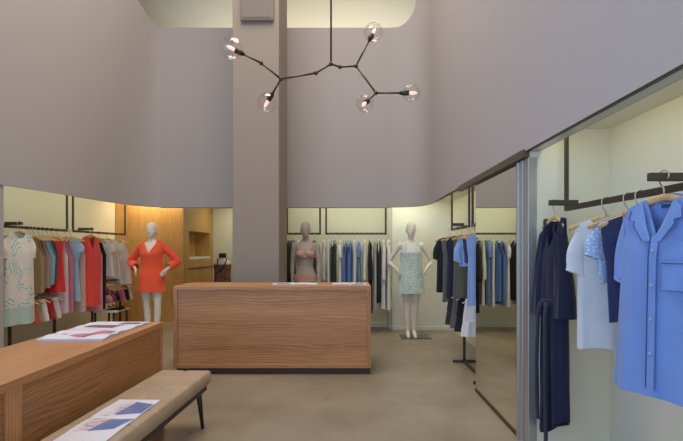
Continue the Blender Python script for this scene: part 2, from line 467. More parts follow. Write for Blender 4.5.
# ------------------------------------------------------------------ low display table (two units)
t = thing('display_table', (-1.59, 4.14, 0), 'low oak display table with open magazines on top, left foreground', 'table')
MB().box(-.60, 0, -2.75, 0, .705, .75).build('tabletop', 'oak_top', t, bevel=.003)
for (a, b_) in ((-.04, 0), (-1.90, -1.79), (-2.75, -2.68)):
    MB().box(-.04, 0, a, b_, .06, .705).build('stile', 'oak_v', t, bevel=.002)
MB().box(-.03, -.012, -1.79, -.04, .06, .705).build('front_panel', 'oak_y', t)
MB().box(-.03, -.012, -2.68, -1.90, .06, .705).build('front_panel', 'oak_y', t)
MB().box(-.60, -.04, -.03, 0, .06, .705).build('end_panel', 'oak', t)
MB().box(-.60, -.57, -2.75, -.03, .06, .705).build('back_panel', 'oak_y', t)
MB().box(-.57, -.05, -2.7, -.04, 0, .06).build('plinth', 'plinth', t)

# ------------------------------------------------------------------ bench
t = thing('bench', (-1.262, 3.76, 0), 'long tan leather bench with seamed cushion and dark tapered legs', 'bench', rotz=-.046)
BW = .198
def cushion():
    mb = MB(); vs = []; fs = []
    L = 1.9; nx, ny = 49, 385
    for j in range(ny):
        for i in range(nx):
            u = i / (nx - 1); v = j / (ny - 1)
            x = -BW + 2 * BW * u; y = -L * v
            ex = min(u, 1 - u) * 2 * BW; ey = min(v, 1 - v) * L
            e = min(ex, ey)
            z = .432 - .012 * max(0, 1 - e / .02) ** 2
            yy = (-y) % .235
            dy = min(yy, .235 - yy)
            if -y > .05 and L + y > .05: z -= .008 * math.exp(-(dy / .008) ** 2)
            for xc in (0.0,):
                z -= .007 * math.exp(-((x - xc) / .008) ** 2)
                z -= .006 * math.exp(-((x - xc) ** 2 + dy * dy) / .0004)
            vs.append((x, y, z))
    for j in range(ny - 1):
        for i in range(nx - 1):
            a = j * nx + i; fs.append((a, a + 1, a + nx + 1, a + nx))
    # skirt
    per = [i for i in range(nx)] + [j * nx + nx - 1 for j in range(1, ny)] + [(ny - 1) * nx + i for i in range(nx - 2, -1, -1)] + [j * nx for j in range(ny - 2, 0, -1)]
    mb.add(vs, fs); o = len(mb.v)
    for k in (0, 1):
        for i in per:
            x, y, z = vs[i]; mb.v.append((x * (1.0 if k == 0 else .985), y, .345 if k == 0 else .335))
    n = len(per)
    for i in range(n):
        j = (i + 1) % n
        mb.f.append((per[i], per[j], o + j, o + i)); mb.f.append((o + i, o + j, o + n + j, o + n + i))
    mb.f.append(tuple(o + n + i for i in range(n)))
    return mb
cushion().build('cushion', 'leather', t, smooth=True)
MB().box(-BW + .02, BW - .02, -1.87, -.03, .285, .335).build('seat_frame', 'dark_leg', t, bevel=.004)
for sx in (-1, 1):
    for y in (-.12, -1.75):
        dy = .05 if y > -1 else -.05
        MB().tube([(sx * (BW - .055), y, .31), (sx * (BW - .04), y + dy, .0)], [.022, .012], 12).build('leg', 'dark_leg', t, smooth=True)

# ------------------------------------------------------------------ open magazines
def magazine(name, loc, rotz, w, l, label, prints, group, th=.012):
    """open magazine: spine across the middle, pages arch; w across (x), each page l deep (y)"""
    t = thing(name, loc, label, 'magazine', group, rotz)
    def zz(y):
        a = abs(y) / l
        return th * (.55 + .55 * math.sin(min(1, a * 1.4) * PI) ** .8 * .6) if a > .01 else th * .35
    N = 24
    def sheet(dz, x0, x1, ya, yb, th_):
        mb = MB(); ys = [ya + (yb - ya) * i / N for i in range(N + 1)]
        rings = []
        for y in ys:
            z = zz(y) + dz
            rings.append([(x0, y, z - th_), (x1, y, z - th_), (x1, y, z), (x0, y, z)])
        return mb.loft(rings)
    mb = MB(); rings = []
    for i in range(2 * N + 1):
        y = -l + l * i / N; z = zz(y)
        rings.append([(-w / 2, y, 0), (w / 2, y, 0), (w / 2, y, z - .001), (-w / 2, y, z - .001)])
    mb.loft(rings).build('page_block', 'page_edges', t)
    sheet(.0, -w / 2, w / 2, -l, -.002, .0012).build('page', 'paper', t, smooth=False)
    sheet(.0, -w / 2, w / 2, .002, l, .0012).build('page', 'paper', t, smooth=False)
    for poly, mt in prints:
        # printed area: polygon in (x,y) fractions, subdivided along y to follow the page
        vs = []; fs = []
        (x0, y0), (x1, y1), (x2, y2), (x3, y3) = poly
        M = 10
        for i in range(M + 1):
            q = i / M
            xa, ya = x0 + (x3 - x0) * q, y0 + (y3 - y0) * q
            xb, yb = x1 + (x2 - x1) * q, y1 + (y2 - y1) * q
            vs += [(xa * w / 2, ya * l, zz(ya * l) + .0012), (xb * w / 2, yb * l, zz(yb * l) + .0012)]
        for i in range(M): fs.append((2 * i, 2 * i + 1, 2 * i + 3, 2 * i + 2))
        MB().add(vs, fs).build('printed_picture', mt, t)
    return t

def strokes(n, x0, x1, y0, y1, seed):
    r = random.Random(seed); out = []
    for i in range(n):
        x = r.uniform(x0, x1); y = r.uniform(y0, y1); a = r.uniform(-.35, .35) + (.9 if i % 3 == 0 else 0); L = r.uniform(.3, .7)
        dx, dy = math.cos(a) * L, math.sin(a) * L
        xe = min(.95, x + dx); ye = max(min(.95, y + dy), .05 if y0 > 0 else -.95)
        if y0 < 0: ye = min(ye, -.04)
        wd = .012
        out.append((((x, y), (xe, ye), (xe, ye + wd), (x, y + wd)), 'ink_red'))
    return out

magazine('open_magazine', (-1.298, 2.665, .4325), -.03, .26, .325, 'open fashion magazine with blue skirt pictures lying on the tan bench', [
    (((-.10, .12), (.95, .22), (.97, .72), (.02, .85)), 'ink_blue'),
    (((-.25, -.62), (.70, -.52), (.98, -.05), (.02, -.10)), 'ink_blue'),
] + strokes(24, -.85, -.25, -.65, -.12, 1) + strokes(20, -.75, -.2, .1, .6, 2), 'open magazines on display', .010)
magazine('open_magazine', (-1.885, 3.46, .7505), .02, .44, .205, 'open magazine with pink and grey picture, nearer one on oak display table', [
    (((-.25, -.55), (.15, -.75), (.80, .30), (.45, .45)), 'ink_pink'),
    (((.10, -.72), (.30, -.72), (.92, .25), (.78, .30)), 'ink_grey'),
    (((-.62, -.35), (-.45, -.4), (-.40, -.15), (-.58, -.15)), 'ink_pink')], 'open magazines on display', .028)
magazine('open_magazine', (-1.895, 3.88, .7505), -.02, .46, .19, 'open magazine with dark mauve picture, farther one on oak display table', [
    (((-.75, -.65), (.3, -.75), (.6, -.1), (-.5, -.05)), 'ink_mauve'),
    (((.15, .08), (.9, .15), (.92, .5), (.3, .6)), 'ink_mauve')], 'open magazines on display', .022)
magazine('open_magazine', (-.60, 5.56, .9725), PI / 2, .26, .26, 'open magazine lying on the counter in front of the bikini mannequin', [
    (((-.6, .2), (.4, .25), (.4, .8), (-.6, .8)), 'ink_grey')], 'open magazines on display', .014)
magazine('open_magazine', (.03, 5.56, .9725), PI / 2, .26, .20, 'open magazine lying at the right end of the counter', [
    (((-.6, -.8), (.5, -.8), (.5, -.3), (-.6, -.3)), 'ink_grey')], 'open magazines on display', .014)

# ------------------------------------------------------------------ chandelier
S = 111.0
hub = P(331, 64, S)
t = thing('chandelier', hub, 'branching brass chandelier with five clear blown glass globes on a thin rod', 'light fixture')
def C(px, py, dy=0):
    p = P(px, py, F / (F / S + dy)); return p - hub
MB().tube([(0, 0, .02), (0, 0, CZ - hub.z - .02)], .0085, 10).build('rod', 'brass', t, smooth=True)
MB().lathe([(.002, CZ - hub.z - .05), (.06, CZ - hub.z - .045), (.065, CZ - hub.z - .001), (.002, CZ - hub.z)], 20).build('ceiling_rose', 'brass', t, smooth=True)
nodes = {'hub': Vector((0, 0, 0)), 'l1': C(316, 73, -.06), 'Yl': C(281, 79, -.10), 'ul': C(261, 63, -.16), 'sul': C(240, 52.5, -.2), 'sll': C(271, 96, -.02),
         'r1': C(340, 67, .06), 'Yr': C(356, 66, .1), 'sur': C(370.5, 38, .2), 'Yd': C(376, 93, .05), 'sr': C(404, 93, .05), 'slr': C(367.5, 101, -.1)}
for a, b_ in (('hub', 'l1'), ('l1', 'Yl'), ('Yl', 'ul'), ('ul', 'sul'), ('Yl', 'sll'), ('hub', 'r1'), ('r1', 'Yr'), ('Yr', 'sur'), ('Yr', 'Yd'), ('Yd', 'sr'), ('Yd', 'slr')):
    MB().tube([nodes[a], nodes[b_]], .0085, 10).build('branch', 'brass', t, smooth=True)
for k in ('hub', 'l1', 'Yl', 'ul', 'r1', 'Yr', 'Yd'):
    MB().sphere(nodes[k], .019, 14, 8).build('joint', 'brass', t, smooth=True)
def globe(base, frm, r, squash=1.0):
    d = (nodes[base] - nodes[frm]).normalized(); p = nodes[base]
    s_ = MB().tube([p - d * .04, p - d * .01, p, p + d * .045], [.012, .022, .024, .022], 14).build('socket', 'socket', t, smooth=True)
    c = p + d * .105
    MB().tube([p + d * .04, p + d * .06, p + d * .085, p + d * .108, p + d * .122], [.010, .015, .016, .012, .004], 12).build('bulb', 'bulb', s_, smooth=True)
    mb = MB(); mb.sphere((0, 0, 0), r, 40, 26, (1, 1, squash))
    out = []
    for v in mb.v:
        q = Vector(v); nn = noise.noise(q * 26 + c * 7); q *= 1 + .035 * nn
        if q.length: out.append(tuple(q + p + d * (r * .82)))
    mb.v = out
    mb.build('globe', 'globe', s_, smooth=True)
globe('sul', 'ul', .092); globe('sll', 'Yl', .088); globe('sur', 'Yr', .088); globe('sr', 'Yd', .080); globe('slr', 'Yd', .076)

# ------------------------------------------------------------------ clothes rail frames
RAIL_Z = 1.64
def frame_along_y(X, y0, y1, ztop, arms, label, group, side, zr=RAIL_Z):
    """hanging flat-bar frame with its rail along Y; arms: list of (y, x offsets)"""
    t = thing('hanging_rail', (X, (y0 + y1) / 2, ztop), label, 'clothes rail', group)
    yc = (y0 + y1) / 2
    for y in (y0, y1):
        MB().box(-.011, .011, y - yc - .0125, y - yc + .0125, zr - ztop - .016, 0).build('post', 'bronze', t, bevel=.002)
    MB().box(-.0125, .0125, y0 - yc + .0125, y1 - yc - .0125, zr - ztop - .016, zr - ztop + .016).build('rail', 'bronze', t, bevel=.002)
    for (y, xa, xb, dz) in arms:
        MB().box(min(xa, xb), max(xa, xb), y - yc - .0125, y - yc + .0125, zr - ztop + .017 + dz, zr - ztop + .052 + dz).build('face_out_arm', 'bronze', t, bevel=.002)
    return t
def frame_along_x(Y, x0, x1, ztop, label, group, zr=RAIL_Z):
    t = thing('hanging_rail', ((x0 + x1) / 2, Y, ztop), label, 'clothes rail', group)
    xc = (x0 + x1) / 2
    for x in (x0, x1):
        MB().box(x - xc - .014, x - xc + .014, -.018, .018, zr - ztop - .016, 0).build('post', 'bronze', t, bevel=.002)
    MB().box(x0 - xc + .014, x1 - xc - .014, -.0125, .0125, zr - ztop - .016, zr - ztop + .016).build('rail', 'bronze', t, bevel=.002)
    return t
GR = 'dark metal frames hanging from the ceiling'
LX = -3.9
def ly(px): return F * LX / (px - VX)          # depth on the left rail for a pixel column
def rs(X, px): return (px - VX) / X
frame_along_y(LX, 4.98 + .12, ly(67), RZ, [(5.50, -.02, .18, 0)], 'dark hanging rail at near end of left niche, holding the white tee dress', GR, 1)
frame_along_y(LX, ly(73), ly(125), RZ, [(7.00, -.02, .20, 0)], 'dark hanging rail beside the oak wall, holding the coral dress and white blouses', GR, 1)
BY = F / 60.5
frame_along_x(BY, -.99, -.445, RZ, 'dark hanging rail on back wall, left one behind the bikini mannequin', GR)
frame_along_x(BY, -.345, .64, RZ, 'dark hanging rail on back wall, right one holding blue and black clothes', GR)
RX = 1.38
frame_along_y(RX, F / 88.5, F / 76, NZ, [(F / 83.5, -.12, .02, 0)], 'dark hanging rail in rear right niche, nearest the white mannequin', GR, -1)
frame_along_y(RX, F / 102, F / 91, NZ, [], 'dark hanging rail in rear right niche, close behind the mirror', GR, -1)
FX = 1.43
frame_along_y(FX, .9, F / 153.5, NZ, [(3.10, -.125, .06, 0), (F / 232, -.13, .16, .01)], 'dark hanging rail in the front right niche holding the blue nightshirt', GR, -1, zr=1.64)

def floor_rail(X, y0, y1, z, label, foot):
    t = thing('floor_rail', (X, (y0 + y1) / 2, 0), label, 'clothes rail', 'low floor-standing rails')
    yc = (y0 + y1) / 2
    for y in (y0, y1):
        MB().box(-.015, .015, y - yc - .0125, y - yc + .0125, .03, z - .0).build('post', 'bronze', t, bevel=.002)
        MB().box(min(foot), max(foot), y - yc - .015, y - yc + .015, 0, .03).build('foot', 'bronze', t, bevel=.002)
    MB().box(-.015, .015, y0 - yc + .015, y1 - yc - .015, .004, .026).build('base_bar', 'bronze', t, bevel=.002)
    MB().box(-.0125, .0125, y0 - yc - .14, y1 - yc + .0125, z, z + .03).build('rail', 'bronze', t, bevel=.002)
LOWZ = .855
floor_rail(LX, 5.55, 6.40, LOWZ, 'low dark floor rail under the near left clothes, holding red and white shorts', (-.2, .2))
floor_rail(LX, 7.35, 8.25, LOWZ, 'low dark floor rail under the white blouses, holding pink and black pieces', (-.2, .2))
floor_rail(1.43, F / 98, F / 82, .945, 'low dark floor rail in rear right niche holding folded shorts', (-.14, .2))

# ------------------------------------------------------------------ hangers and garments
def hanger_proto(matname, thin):
    root = thing('clothes_hanger', (0, 0, 0), 'x', 'hanger')
    r = .0035 if not thin else .0025
    pts = []
    for i in range(13):
        a = -.35 * PI + 1.35 * PI * i / 12 - .0
        pts.append((.0225 * math.cos(a), 0, .0225 * math.sin(a)))
    # hook over the rail, then stem down to the shoulder bar
    pts = [(.0225 * math.cos(a), 0, .021 + .0225 * math.sin(a)) for a in [(-.25 + 1.25 * i / 12) * PI for i in range(13)]]
    pts = pts[:]                           # ends on the -x side
    pts += [(-.0215, 0, .0), (-.012, 0, -.022), (0, 0, -.036), (0, 0, -.075)]
    MB().tube(pts, r, 6).build('hook', 'chrome', root, smooth=True)
    w = .198
    bar = []
    for i in range(17):
        u = -1 + i / 8
        bar.append((u * w, -.012 * u * u, -.072 - .062 * abs(u) ** 1.35))
    if thin:
        MB().tube(bar, .0055, 6).build('shoulder_bar', matname, root, smooth=True)
    else:
        MB().tube(bar, [.009 + .004 * (1 - abs(-1 + i / 8)) for i in range(17)], 8, flat=(.62, 1.25)).build('shoulder_bar', matname, root, smooth=True)
    return root
HP = {'wood': hanger_proto('hanger_wood', False), 'white': hanger_proto('hanger_white', True)}
HUSED = {'wood': False, 'white': False}
def dup(root):
    r = root.copy(); COL.objects.link(r)
    for ch in list(root.children):
        c = ch.copy(); COL.objects.link(c); c.parent = r
    return r
def hanger(kind, x, y, z, rot, label, group):
    if not HUSED[kind]: o = HP[kind]; HUSED[kind] = True
    else: o = dup(HP[kind])
    o.location = (x, y, z); o.rotation_euler.z = rot
    return tag(o, label, 'hanger', group)

NECK = .075
def garment_mb(L, hw=.20, chest=.19, hem=.20, hd=.032, neck='round', dip=.08, strap=False, sleeve=None, amp=.10, nf=9, seed=0, waist=None, wz=-.42, M=30, N=56, hemskew=0):
    r = random.Random(seed); ph = [r.uniform(0, 6.28) for _ in range(4)]
    prof = [(-.06, hw, .010), (-.14, hw, .020), (-.20, hw * .97, .032), (-.33, chest, hd)]
    if waist: prof += [(wz, waist, hd * .85)]
    prof += [(-L, hem, hd * 1.25)]
    prof.sort(key=lambda q: -q[0])
    def at(z):
        if z >= prof[0][0]: return prof[0][1:]
        for (za, a, b_), (zb, c, d) in zip(prof, prof[1:]):
            if z >= zb:
                t = (za - z) / (za - zb); t = t * t * (3 - 2 * t) if za - zb < .2 else t
                return a + (c - a) * t, b_ + (d - b_) * t
        return prof[-1][1:]
    def ztop(f, front):
        x = abs(f) * hw
        sh = -.072 - .064 * min(1, x / .198) ** 1.35 + .012
        nk = NECK if not strap else .095
        if x < nk:
            q = x / nk; dd = dip if front else .025 + (.10 if strap else 0)
            if neck == 'v' and front: return min(sh, -.075 - dd * (1 - q))
            return min(sh, -.075 - dd * math.sqrt(max(0, 1 - q * q)))
        if strap and x > .125:
            q = min(1, (x - .125) / (hw - .125))
            return sh - .20 * q ** .55
        return sh
    mb = MB(); vs = []; fs = []
    for j in range(M + 1):
        v = (j / M) ** 1.35
        for i in range(N):
            th = 2 * PI * i / N
            f = math.cos(th); s_ = math.sin(th); front = s_ < 0
            z0 = ztop(f, front)
            z = z0 + (-L + hemskew * f + .006 * math.sin(3 * th + ph[3]) - z0) * v
            a, b_ = at(z)
            k = max(0, min(1, (-z - .2) / max(.2, L - .2)))
            rip = amp * k * (math.sin(nf * th + ph[0] + 2.5 * z) + .5 * math.sin((nf + 4) * th + ph[1] - 3 * z))
            x = f * a * (1 + rip * .25)
            y = math.copysign(abs(s_) ** .75, s_) * b_ * (1 + rip * 1.6) + .008 * k * math.sin(5 * f + ph[2])
            vs.append((x, y, z))
    for j in range(M):
        for i in range(N):
            k = (i + 1) % N
            fs.append((j * N + i, j * N + k, (j + 1) * N + k, (j + 1) * N + i))
    mb.add(vs, fs)
    if sleeve:
        ln = {'half': .27, 'short': .20, 'cap': .11, 'long': .56, 'elbow': .33}[sleeve]
        for sx in (-1, 1):
            S0, E0 = (hw - .016, -.136), (hw + (.045 if sleeve != 'long' else .030), -.16 - ln)
            S1, E1 = (chest - .035, -.31), (hw - (.062 if sleeve != 'long' else .066), -.20 - ln * 1.02)
            rings = []; n2 = 20; K = 14
            for q in range(K + 1):
                u = q / K
                bow = .022 * math.sin(PI * min(1, u * 1.1)) if u < .91 else .022 * math.sin(PI * .999) 
                ox_, oz_ = S0[0] + (E0[0] - S0[0]) * u + bow, S0[1] + (E0[1] - S0[1]) * u
                ix_, iz_ = S1[0] + (E1[0] - S1[0]) * u, S1[1] + (E1[1] - S1[1]) * u
                cx, cz = (ox_ + ix_) / 2, (oz_ + iz_) / 2; hx, hz = (ox_ - ix_) / 2, (oz_ - iz_) / 2
                rh = .020 + .010 * min(1, u * 2)
                ring = []
                for i in range(n2):
                    a = 2 * PI * i / n2
                    ring.append((sx * (cx + hx * math.cos(a)), rh * math.sin(a) * (1 + amp * math.sin(4 * a + ph[1] + 4 * u)) + .004 * math.sin(5 * u + ph[2]), cz + hz * math.cos(a)))
                rings.append(ring)
            mb.loft(rings, cap=False)
    return mb

def shorts_mb(L=.33, hw=.17, hd=.05, seed=0):
    """shorts clipped at the waist below a hanger"""
    r = random.Random(seed); ph = r.uniform(0, 6)
    mb = MB(); N = 40; rings = []
    zc = -.09
    def ring(cx, a, b_, z, k): return [(cx + a * math.cos(2 * PI * i / N), b_ * math.sin(2 * PI * i / N) * (1 + .3 * k * math.sin(14 * PI * i / N + ph)), z) for i in range(N)]
    mb.loft([ring(0, hw * .86, .022, zc, 0), ring(0, hw * .88, .03, zc - .035, .2), ring(0, hw, hd, zc - L * .5, .5), ring(0, hw, hd * 1.02, zc - L * .62, .5)], cap=False)
    for sx in (-1, 1):
        mb.loft([ring(sx * hw * .5, hw * .50, hd, zc - L * .60, .5), ring(sx * hw * .55, hw * .53, hd, zc - L * .8, .6), ring(sx * hw * .58, hw * .55, hd, zc - L, .7)], cap=False)
    return mb

def swim_mb(seed=0, L=.26):
    """small two-cup top with strap loop, hung from a hanger"""
    r = random.Random(seed); mb = MB(); w = r.uniform(.13, .17)
    for sx in (-1, 1):
        mb.tube([(sx * .10, 0, -.10), (sx * .11, -.01, -.17), (sx * .085, -.015, -.22)], .008, 8)
        rings = []
        for j in range(9):
            a = j / 8
            wd = .075 * math.sin(PI * (.12 + .80 * a)); hh = .035 * math.sin(PI * (.12 + .8 * a))
            rings.append([(sx * .075 + wd * math.cos(2 * PI * i / 16), -.01 - hh * math.sin(2 * PI * i / 16), -.20 - .13 * a) for i in range(16)])
        mb.loft(rings)
    mb.tube([(-w, .0, -.30), (0, -.02, -.315), (w, 0, -.30), (w * .8, .03, -.30), (0, .04, -.305), (-w * .8, .03, -.30), (-w, 0, -.30)], .012, 8)
    return mb

def hang(name, cat, label, x, y, z, rot, mat, hk, group, hgroup, mb, short=None, solid=.004, htilt=0):
    g = mb.build(name, mat, None, smooth=True, solid=solid, loc=(x, y, z), rotz=rot)
    tag(g, label, cat, group)
    hl = ('wooden hanger' if hk == 'wood' else 'white hanger') + ' holding the ' + (short or label)
    if len(hl.split()) > 16: print('LONG', hl)
    hanger(hk, x, y, z, rot, hl, hgroup)
    return g

RT = RAIL_Z + .016 - .021 - .022 + .005     # hanger origin so that the hook loops over the rail
def hem_len(px, py, s, z0=RT): return z0 - (CAMZ - (py - VY) / s)

MATS['tee_print'] = splash('tee_print', rgb(222, 214, 206), rgb(132, 190, 186), 8.5, 8.0, .74, band=-.93)
MATS['sq_print'] = splash('sq_print', rgb(222, 222, 214), rgb(120, 196, 190), 30, 0, .055, band=None, grid=True)

GL, GH = 'clothes on the left niche rails', 'wooden hangers on the left niche rails'
# -- left upper rail: (hook px, hem py, colour key, rgb, kwargs, name, category, label, short, dx, rot)
rows = [
 (20.0, 324, 'tee_print', None, dict(hem=.215, sleeve='short', amp=.06, nf=6, hd=.05), 'tee_dress', 'dress', 'long white tee dress with teal splash print, nearest on left rail', 'teal-printed white tee dress', .14, 1.42),
 (27.5, 293, 'tan', (150, 124, 84), dict(strap=True, hem=.19), 'sleeveless_dress', 'dress', 'tan sleeveless dress just behind the white teal-print tee dress', 'tan sleeveless dress', 0, .12),
 (30.5, 289, 'taupe', (126, 104, 92), dict(strap=True, hem=.18), 'sleeveless_dress', 'dress', 'taupe brown sleeveless dress next to the tan dress on left rail', 'taupe sleeveless dress', 0, .05),
 (34.0, 288, 'mauve', (160, 124, 126), dict(strap=True, hem=.18), 'camisole', 'top', 'dusty mauve camisole between taupe dress and teal top on left rail', 'dusty mauve camisole', 0, .10),
 (39.0, 285, 'teal', (124, 170, 180), dict(strap=True, hem=.17, amp=.2), 'camisole', 'top', 'teal blue camisole on left rail beside the plum top', 'teal blue camisole', 0, .16),
 (43.0, 280, 'plum', (100, 74, 92), dict(strap=True, hem=.17), 'camisole', 'top', 'dark plum camisole between teal camisole and red dress', 'dark plum camisole', 0, .06),
 (47.5, 292, 'red', (206, 56, 54), dict(hem=.22, sleeve=None, neck='v', dip=.14), 'sleeveless_dress', 'dress', 'bright red sleeveless dress with flared hem on left rail', 'bright red flared dress', 0, .12),
 (52.5, 313, 'palepink', (206, 182, 182), dict(strap=True, hem=.20), 'slip_dress', 'dress', 'long pale pink slip dress between red and rose dresses', 'long pale pink slip dress', 0, .04),
 (58.0, 313, 'rose', (184, 108, 138), dict(hem=.20, neck='v', strap=True), 'slip_dress', 'dress', 'long rose pink slip dress beside the light blue one', 'long rose pink slip dress', 0, .12),
 (66.0, 301, 'lightblue', (150, 176, 200), dict(hem=.19, sleeve='cap', waist=.16), 'shirt_dress', 'dress', 'light blue short-sleeved shirt dress on left rail', 'light blue shirt dress', .0, .05),
 (71.0, 312, 'blush', (190, 160, 150), dict(strap=True, hem=.19), 'slip_dress', 'dress', 'blush beige slip dress half hidden by the coral red dress', 'blush beige slip dress', 0, .05),
 (90.5, 306, 'coral', (222, 70, 62), dict(hem=.17, sleeve='long', neck='v', dip=.2, amp=.16, hw=.18, chest=.16, hd=.045), 'long_sleeved_dress', 'dress', 'coral red long-sleeved dress facing out on the left rail arm', 'coral red long-sleeved dress', .16, 1.42),
 (89.0, 311, 'pink', (208, 140, 158), dict(strap=True, hem=.19), 'slip_dress', 'dress', 'pink slip dress showing between coral dress and black dress', 'pink slip dress', 0, .05),
 (93.0, 309, 'black', (30, 28, 32), dict(hem=.18, neck='v', strap=True), 'slip_dress', 'dress', 'long black slip dress beside the white blouses on left rail', 'long black slip dress', 0, .05),
 (99.5, 276, 'white1', (214, 206, 202), dict(hem=.21, sleeve='cap', amp=.2), 'blouse', 'top', 'white cap-sleeved blouse hanging beside the long black dress', 'white cap-sleeved blouse', 0, .08),
 (107.5, 278, 'white2', (204, 198, 192), dict(hem=.21, neck='v', dip=.15, amp=.24, sleeve='cap'), 'blouse', 'top', 'white v-neck blouse in the middle of the three white blouses', 'white v-neck blouse', 0, .05),
 (117.0, 284, 'white3', (216, 208, 204), dict(strap=True, hem=.22, amp=.24), 'sleeveless_shirt', 'top', 'long white sleeveless top at far end of the left rail', 'long white sleeveless top', 0, .1),
]
for k, (px, hy, key, c, kw, nm, cat, lab, sh, dx, rot) in enumerate(rows):
    X = LX + dx; Y = F * X / (px - VX)
    if dx: Y = 5.50 if k == 0 else 7.00
    else: rot = .10
    s = F / Y
    z = RT + (.036 if dx else 0)
    L = hem_len(px, hy, s, z)
    mt = MATS[key] if c is None else cloth(key, rgb(*c))
    hang(nm, cat, lab, X, Y, z, rot, mt, 'wood', GL, GH, garment_mb(L, seed=k, **kw), sh)
# -- left lower rails
GLl = 'small pieces on the low left rails'
low = [
 (22, 'red', (196, 44, 52), 'sh', 'red shorts first on the near low left rail', 'shorts'),
 (28, 'tan', None, 'sh', 'tan shorts second on the near low left rail', 'shorts'),
 (34, 'white1', None, 'sh', 'white shorts on the near low left rail beside red shorts', 'shorts'),
 (41, 'darkred', (150, 40, 50), 'sh', 'dark red shorts fourth on the near low left rail', 'shorts'),
 (47, 'palepink', None, 'sh', 'pale pink shorts last on the near low left rail', 'shorts'),
 (103, 'pink', None, 'sw', 'pink bikini top first on the far low left rail', 'bikini top'),
 (107, 'berry', (140, 60, 90), 'sw', 'berry bikini top second on the far low left rail', 'bikini top'),
 (111, 'black', None, 'sw', 'black bikini top third on the far low left rail', 'bikini top'),
 (115, 'pink2', (190, 110, 134), 'sh', 'rose shorts fourth on the far low left rail', 'shorts'),
 (119, 'black', None, 'sh', 'black shorts fifth on the far low left rail', 'shorts'),
 (122, 'white3', None, 'sh', 'white frilled shorts last on the far low left rail, nearest the mannequin', 'shorts'),
]
for k, (px, key, c, ty, lab, cat) in enumerate(low):
    Y = ly(px); mt = cloth(key, rgb(*c)) if c else MATS['cloth_' + key]
    zl = LOWZ + .03 - .038
    mb = shorts_mb(.27 if px < 60 else .24, .16, .04, k) if ty == 'sh' else swim_mb(k)
    hang('shorts' if ty == 'sh' else 'bikini_top', cat, lab, LX, Y, zl, .1, mt, 'wood', GLl, GH, mb, lab.split(' on ')[0])

# -- back rail (garments edge-on)
GB, GBH = 'clothes on the back wall rails', 'white hangers on the back wall rails'
back = [
 (288.5, 310, 'black', dict(sleeve='long'), 'long_sleeved_blouse', 'top', 'black long-sleeved top at left end of the back rail by column'),
 (293.0, 306, 'charcoal', dict(), 'dress', 'dress', 'charcoal dress second from the column on the back rail'),
 (298.5, 308, 'whitec', dict(), 'dress', 'dress', 'white dress on back rail just left of the bikini mannequin'),
 (303.5, 306, 'greyc', dict(), 'dress', 'dress', 'pale grey dress on back rail behind the bikini mannequin'),
 (309.0, 306, 'whitec', dict(), 'dress', 'dress', 'off-white dress on back rail behind the bikini mannequin'),
 (314.5, 306, 'black', dict(), 'dress', 'dress', 'black dress showing right of the bikini mannequin on back rail'),
 (324.0, 306, 'greyw', dict(sleeve='long'), 'long_sleeved_blouse', 'top', 'grey-white long-sleeved top at left end of right back rail'),
 (329.0, 304, 'whitec', dict(), 'dress', 'dress', 'white dress just left of the black tank dress on back rail'),
 (334.0, 300, 'black', dict(strap=True), 'tank_dress', 'dress', 'black tank dress between white dresses on back rail'),
 (340.5, 306, 'whitec', dict(sleeve='short'), 'blouse', 'top', 'white short-sleeved blouse right of the black tank dress'),
 (345.5, 304, 'bluec', dict(strap=True), 'tank_dress', 'dress', 'mid blue tank dress, left of the blue pair on back rail'),
 (350.0, 300, 'bluec', dict(strap=True), 'tank_dress', 'dress', 'mid blue tank dress, right of the blue pair on back rail'),
 (354.5, 306, 'whitec', dict(), 'dress', 'dress', 'white dress between the blue tank pair and denim blue dress'),
 (359.0, 304, 'denim', dict(sleeve='short'), 'shirt_dress', 'dress', 'denim blue shirt dress fifth from the right on back rail'),
 (364.5, 304, 'creamc', dict(sleeve='long'), 'long_sleeved_blouse', 'top', 'cream long-sleeved top left of the long black dress'),
 (370.0, 312, 'black', dict(sleeve='long'), 'long_sleeved_dress', 'dress', 'long black dress beyond the right end of the counter'),
 (375.0, 309, 'greyc', dict(), 'dress', 'dress', 'pale grey dress between two black garments on back rail'),
 (378.7, 302, 'black', dict(strap=True), 'tank_dress', 'dress', 'narrow black tank dress third from right on back rail'),
 (383.0, 308, 'whitec', dict(sleeve='long'), 'long_sleeved_dress', 'dress', 'white long-sleeved dress second from right on back rail'),
 (388.2, 309, 'whitec', dict(sleeve='elbow'), 'shirt_dress', 'dress', 'white shirt dress at right end of the back rail'),
]
BC = {'black': (30, 28, 32), 'charcoal': (64, 60, 62), 'whitec': (226, 224, 218), 'greyc': (176, 176, 174), 'greyw': (206, 206, 198), 'bluec': (96, 130, 186), 'denim': (112, 142, 190), 'creamc': (222, 218, 198)}
for k, (px, hy, key, kw, nm, cat, lab) in enumerate(back):
    s = 60.5; x = (px - VX) / s; L = hem_len(px, hy, s)
    r = random.Random(k + 50)
    hang(nm, cat, lab, x, BY, RT, PI / 2 + (r.uniform(-.04, .04) if not kw.get('strap') else -.13), cloth(key, rgb(*BC[key])), 'white', GB, GBH,
         garment_mb(L, hd=.027, amp=.10, nf=8, seed=k + 40, hem=.18, **kw), lab)

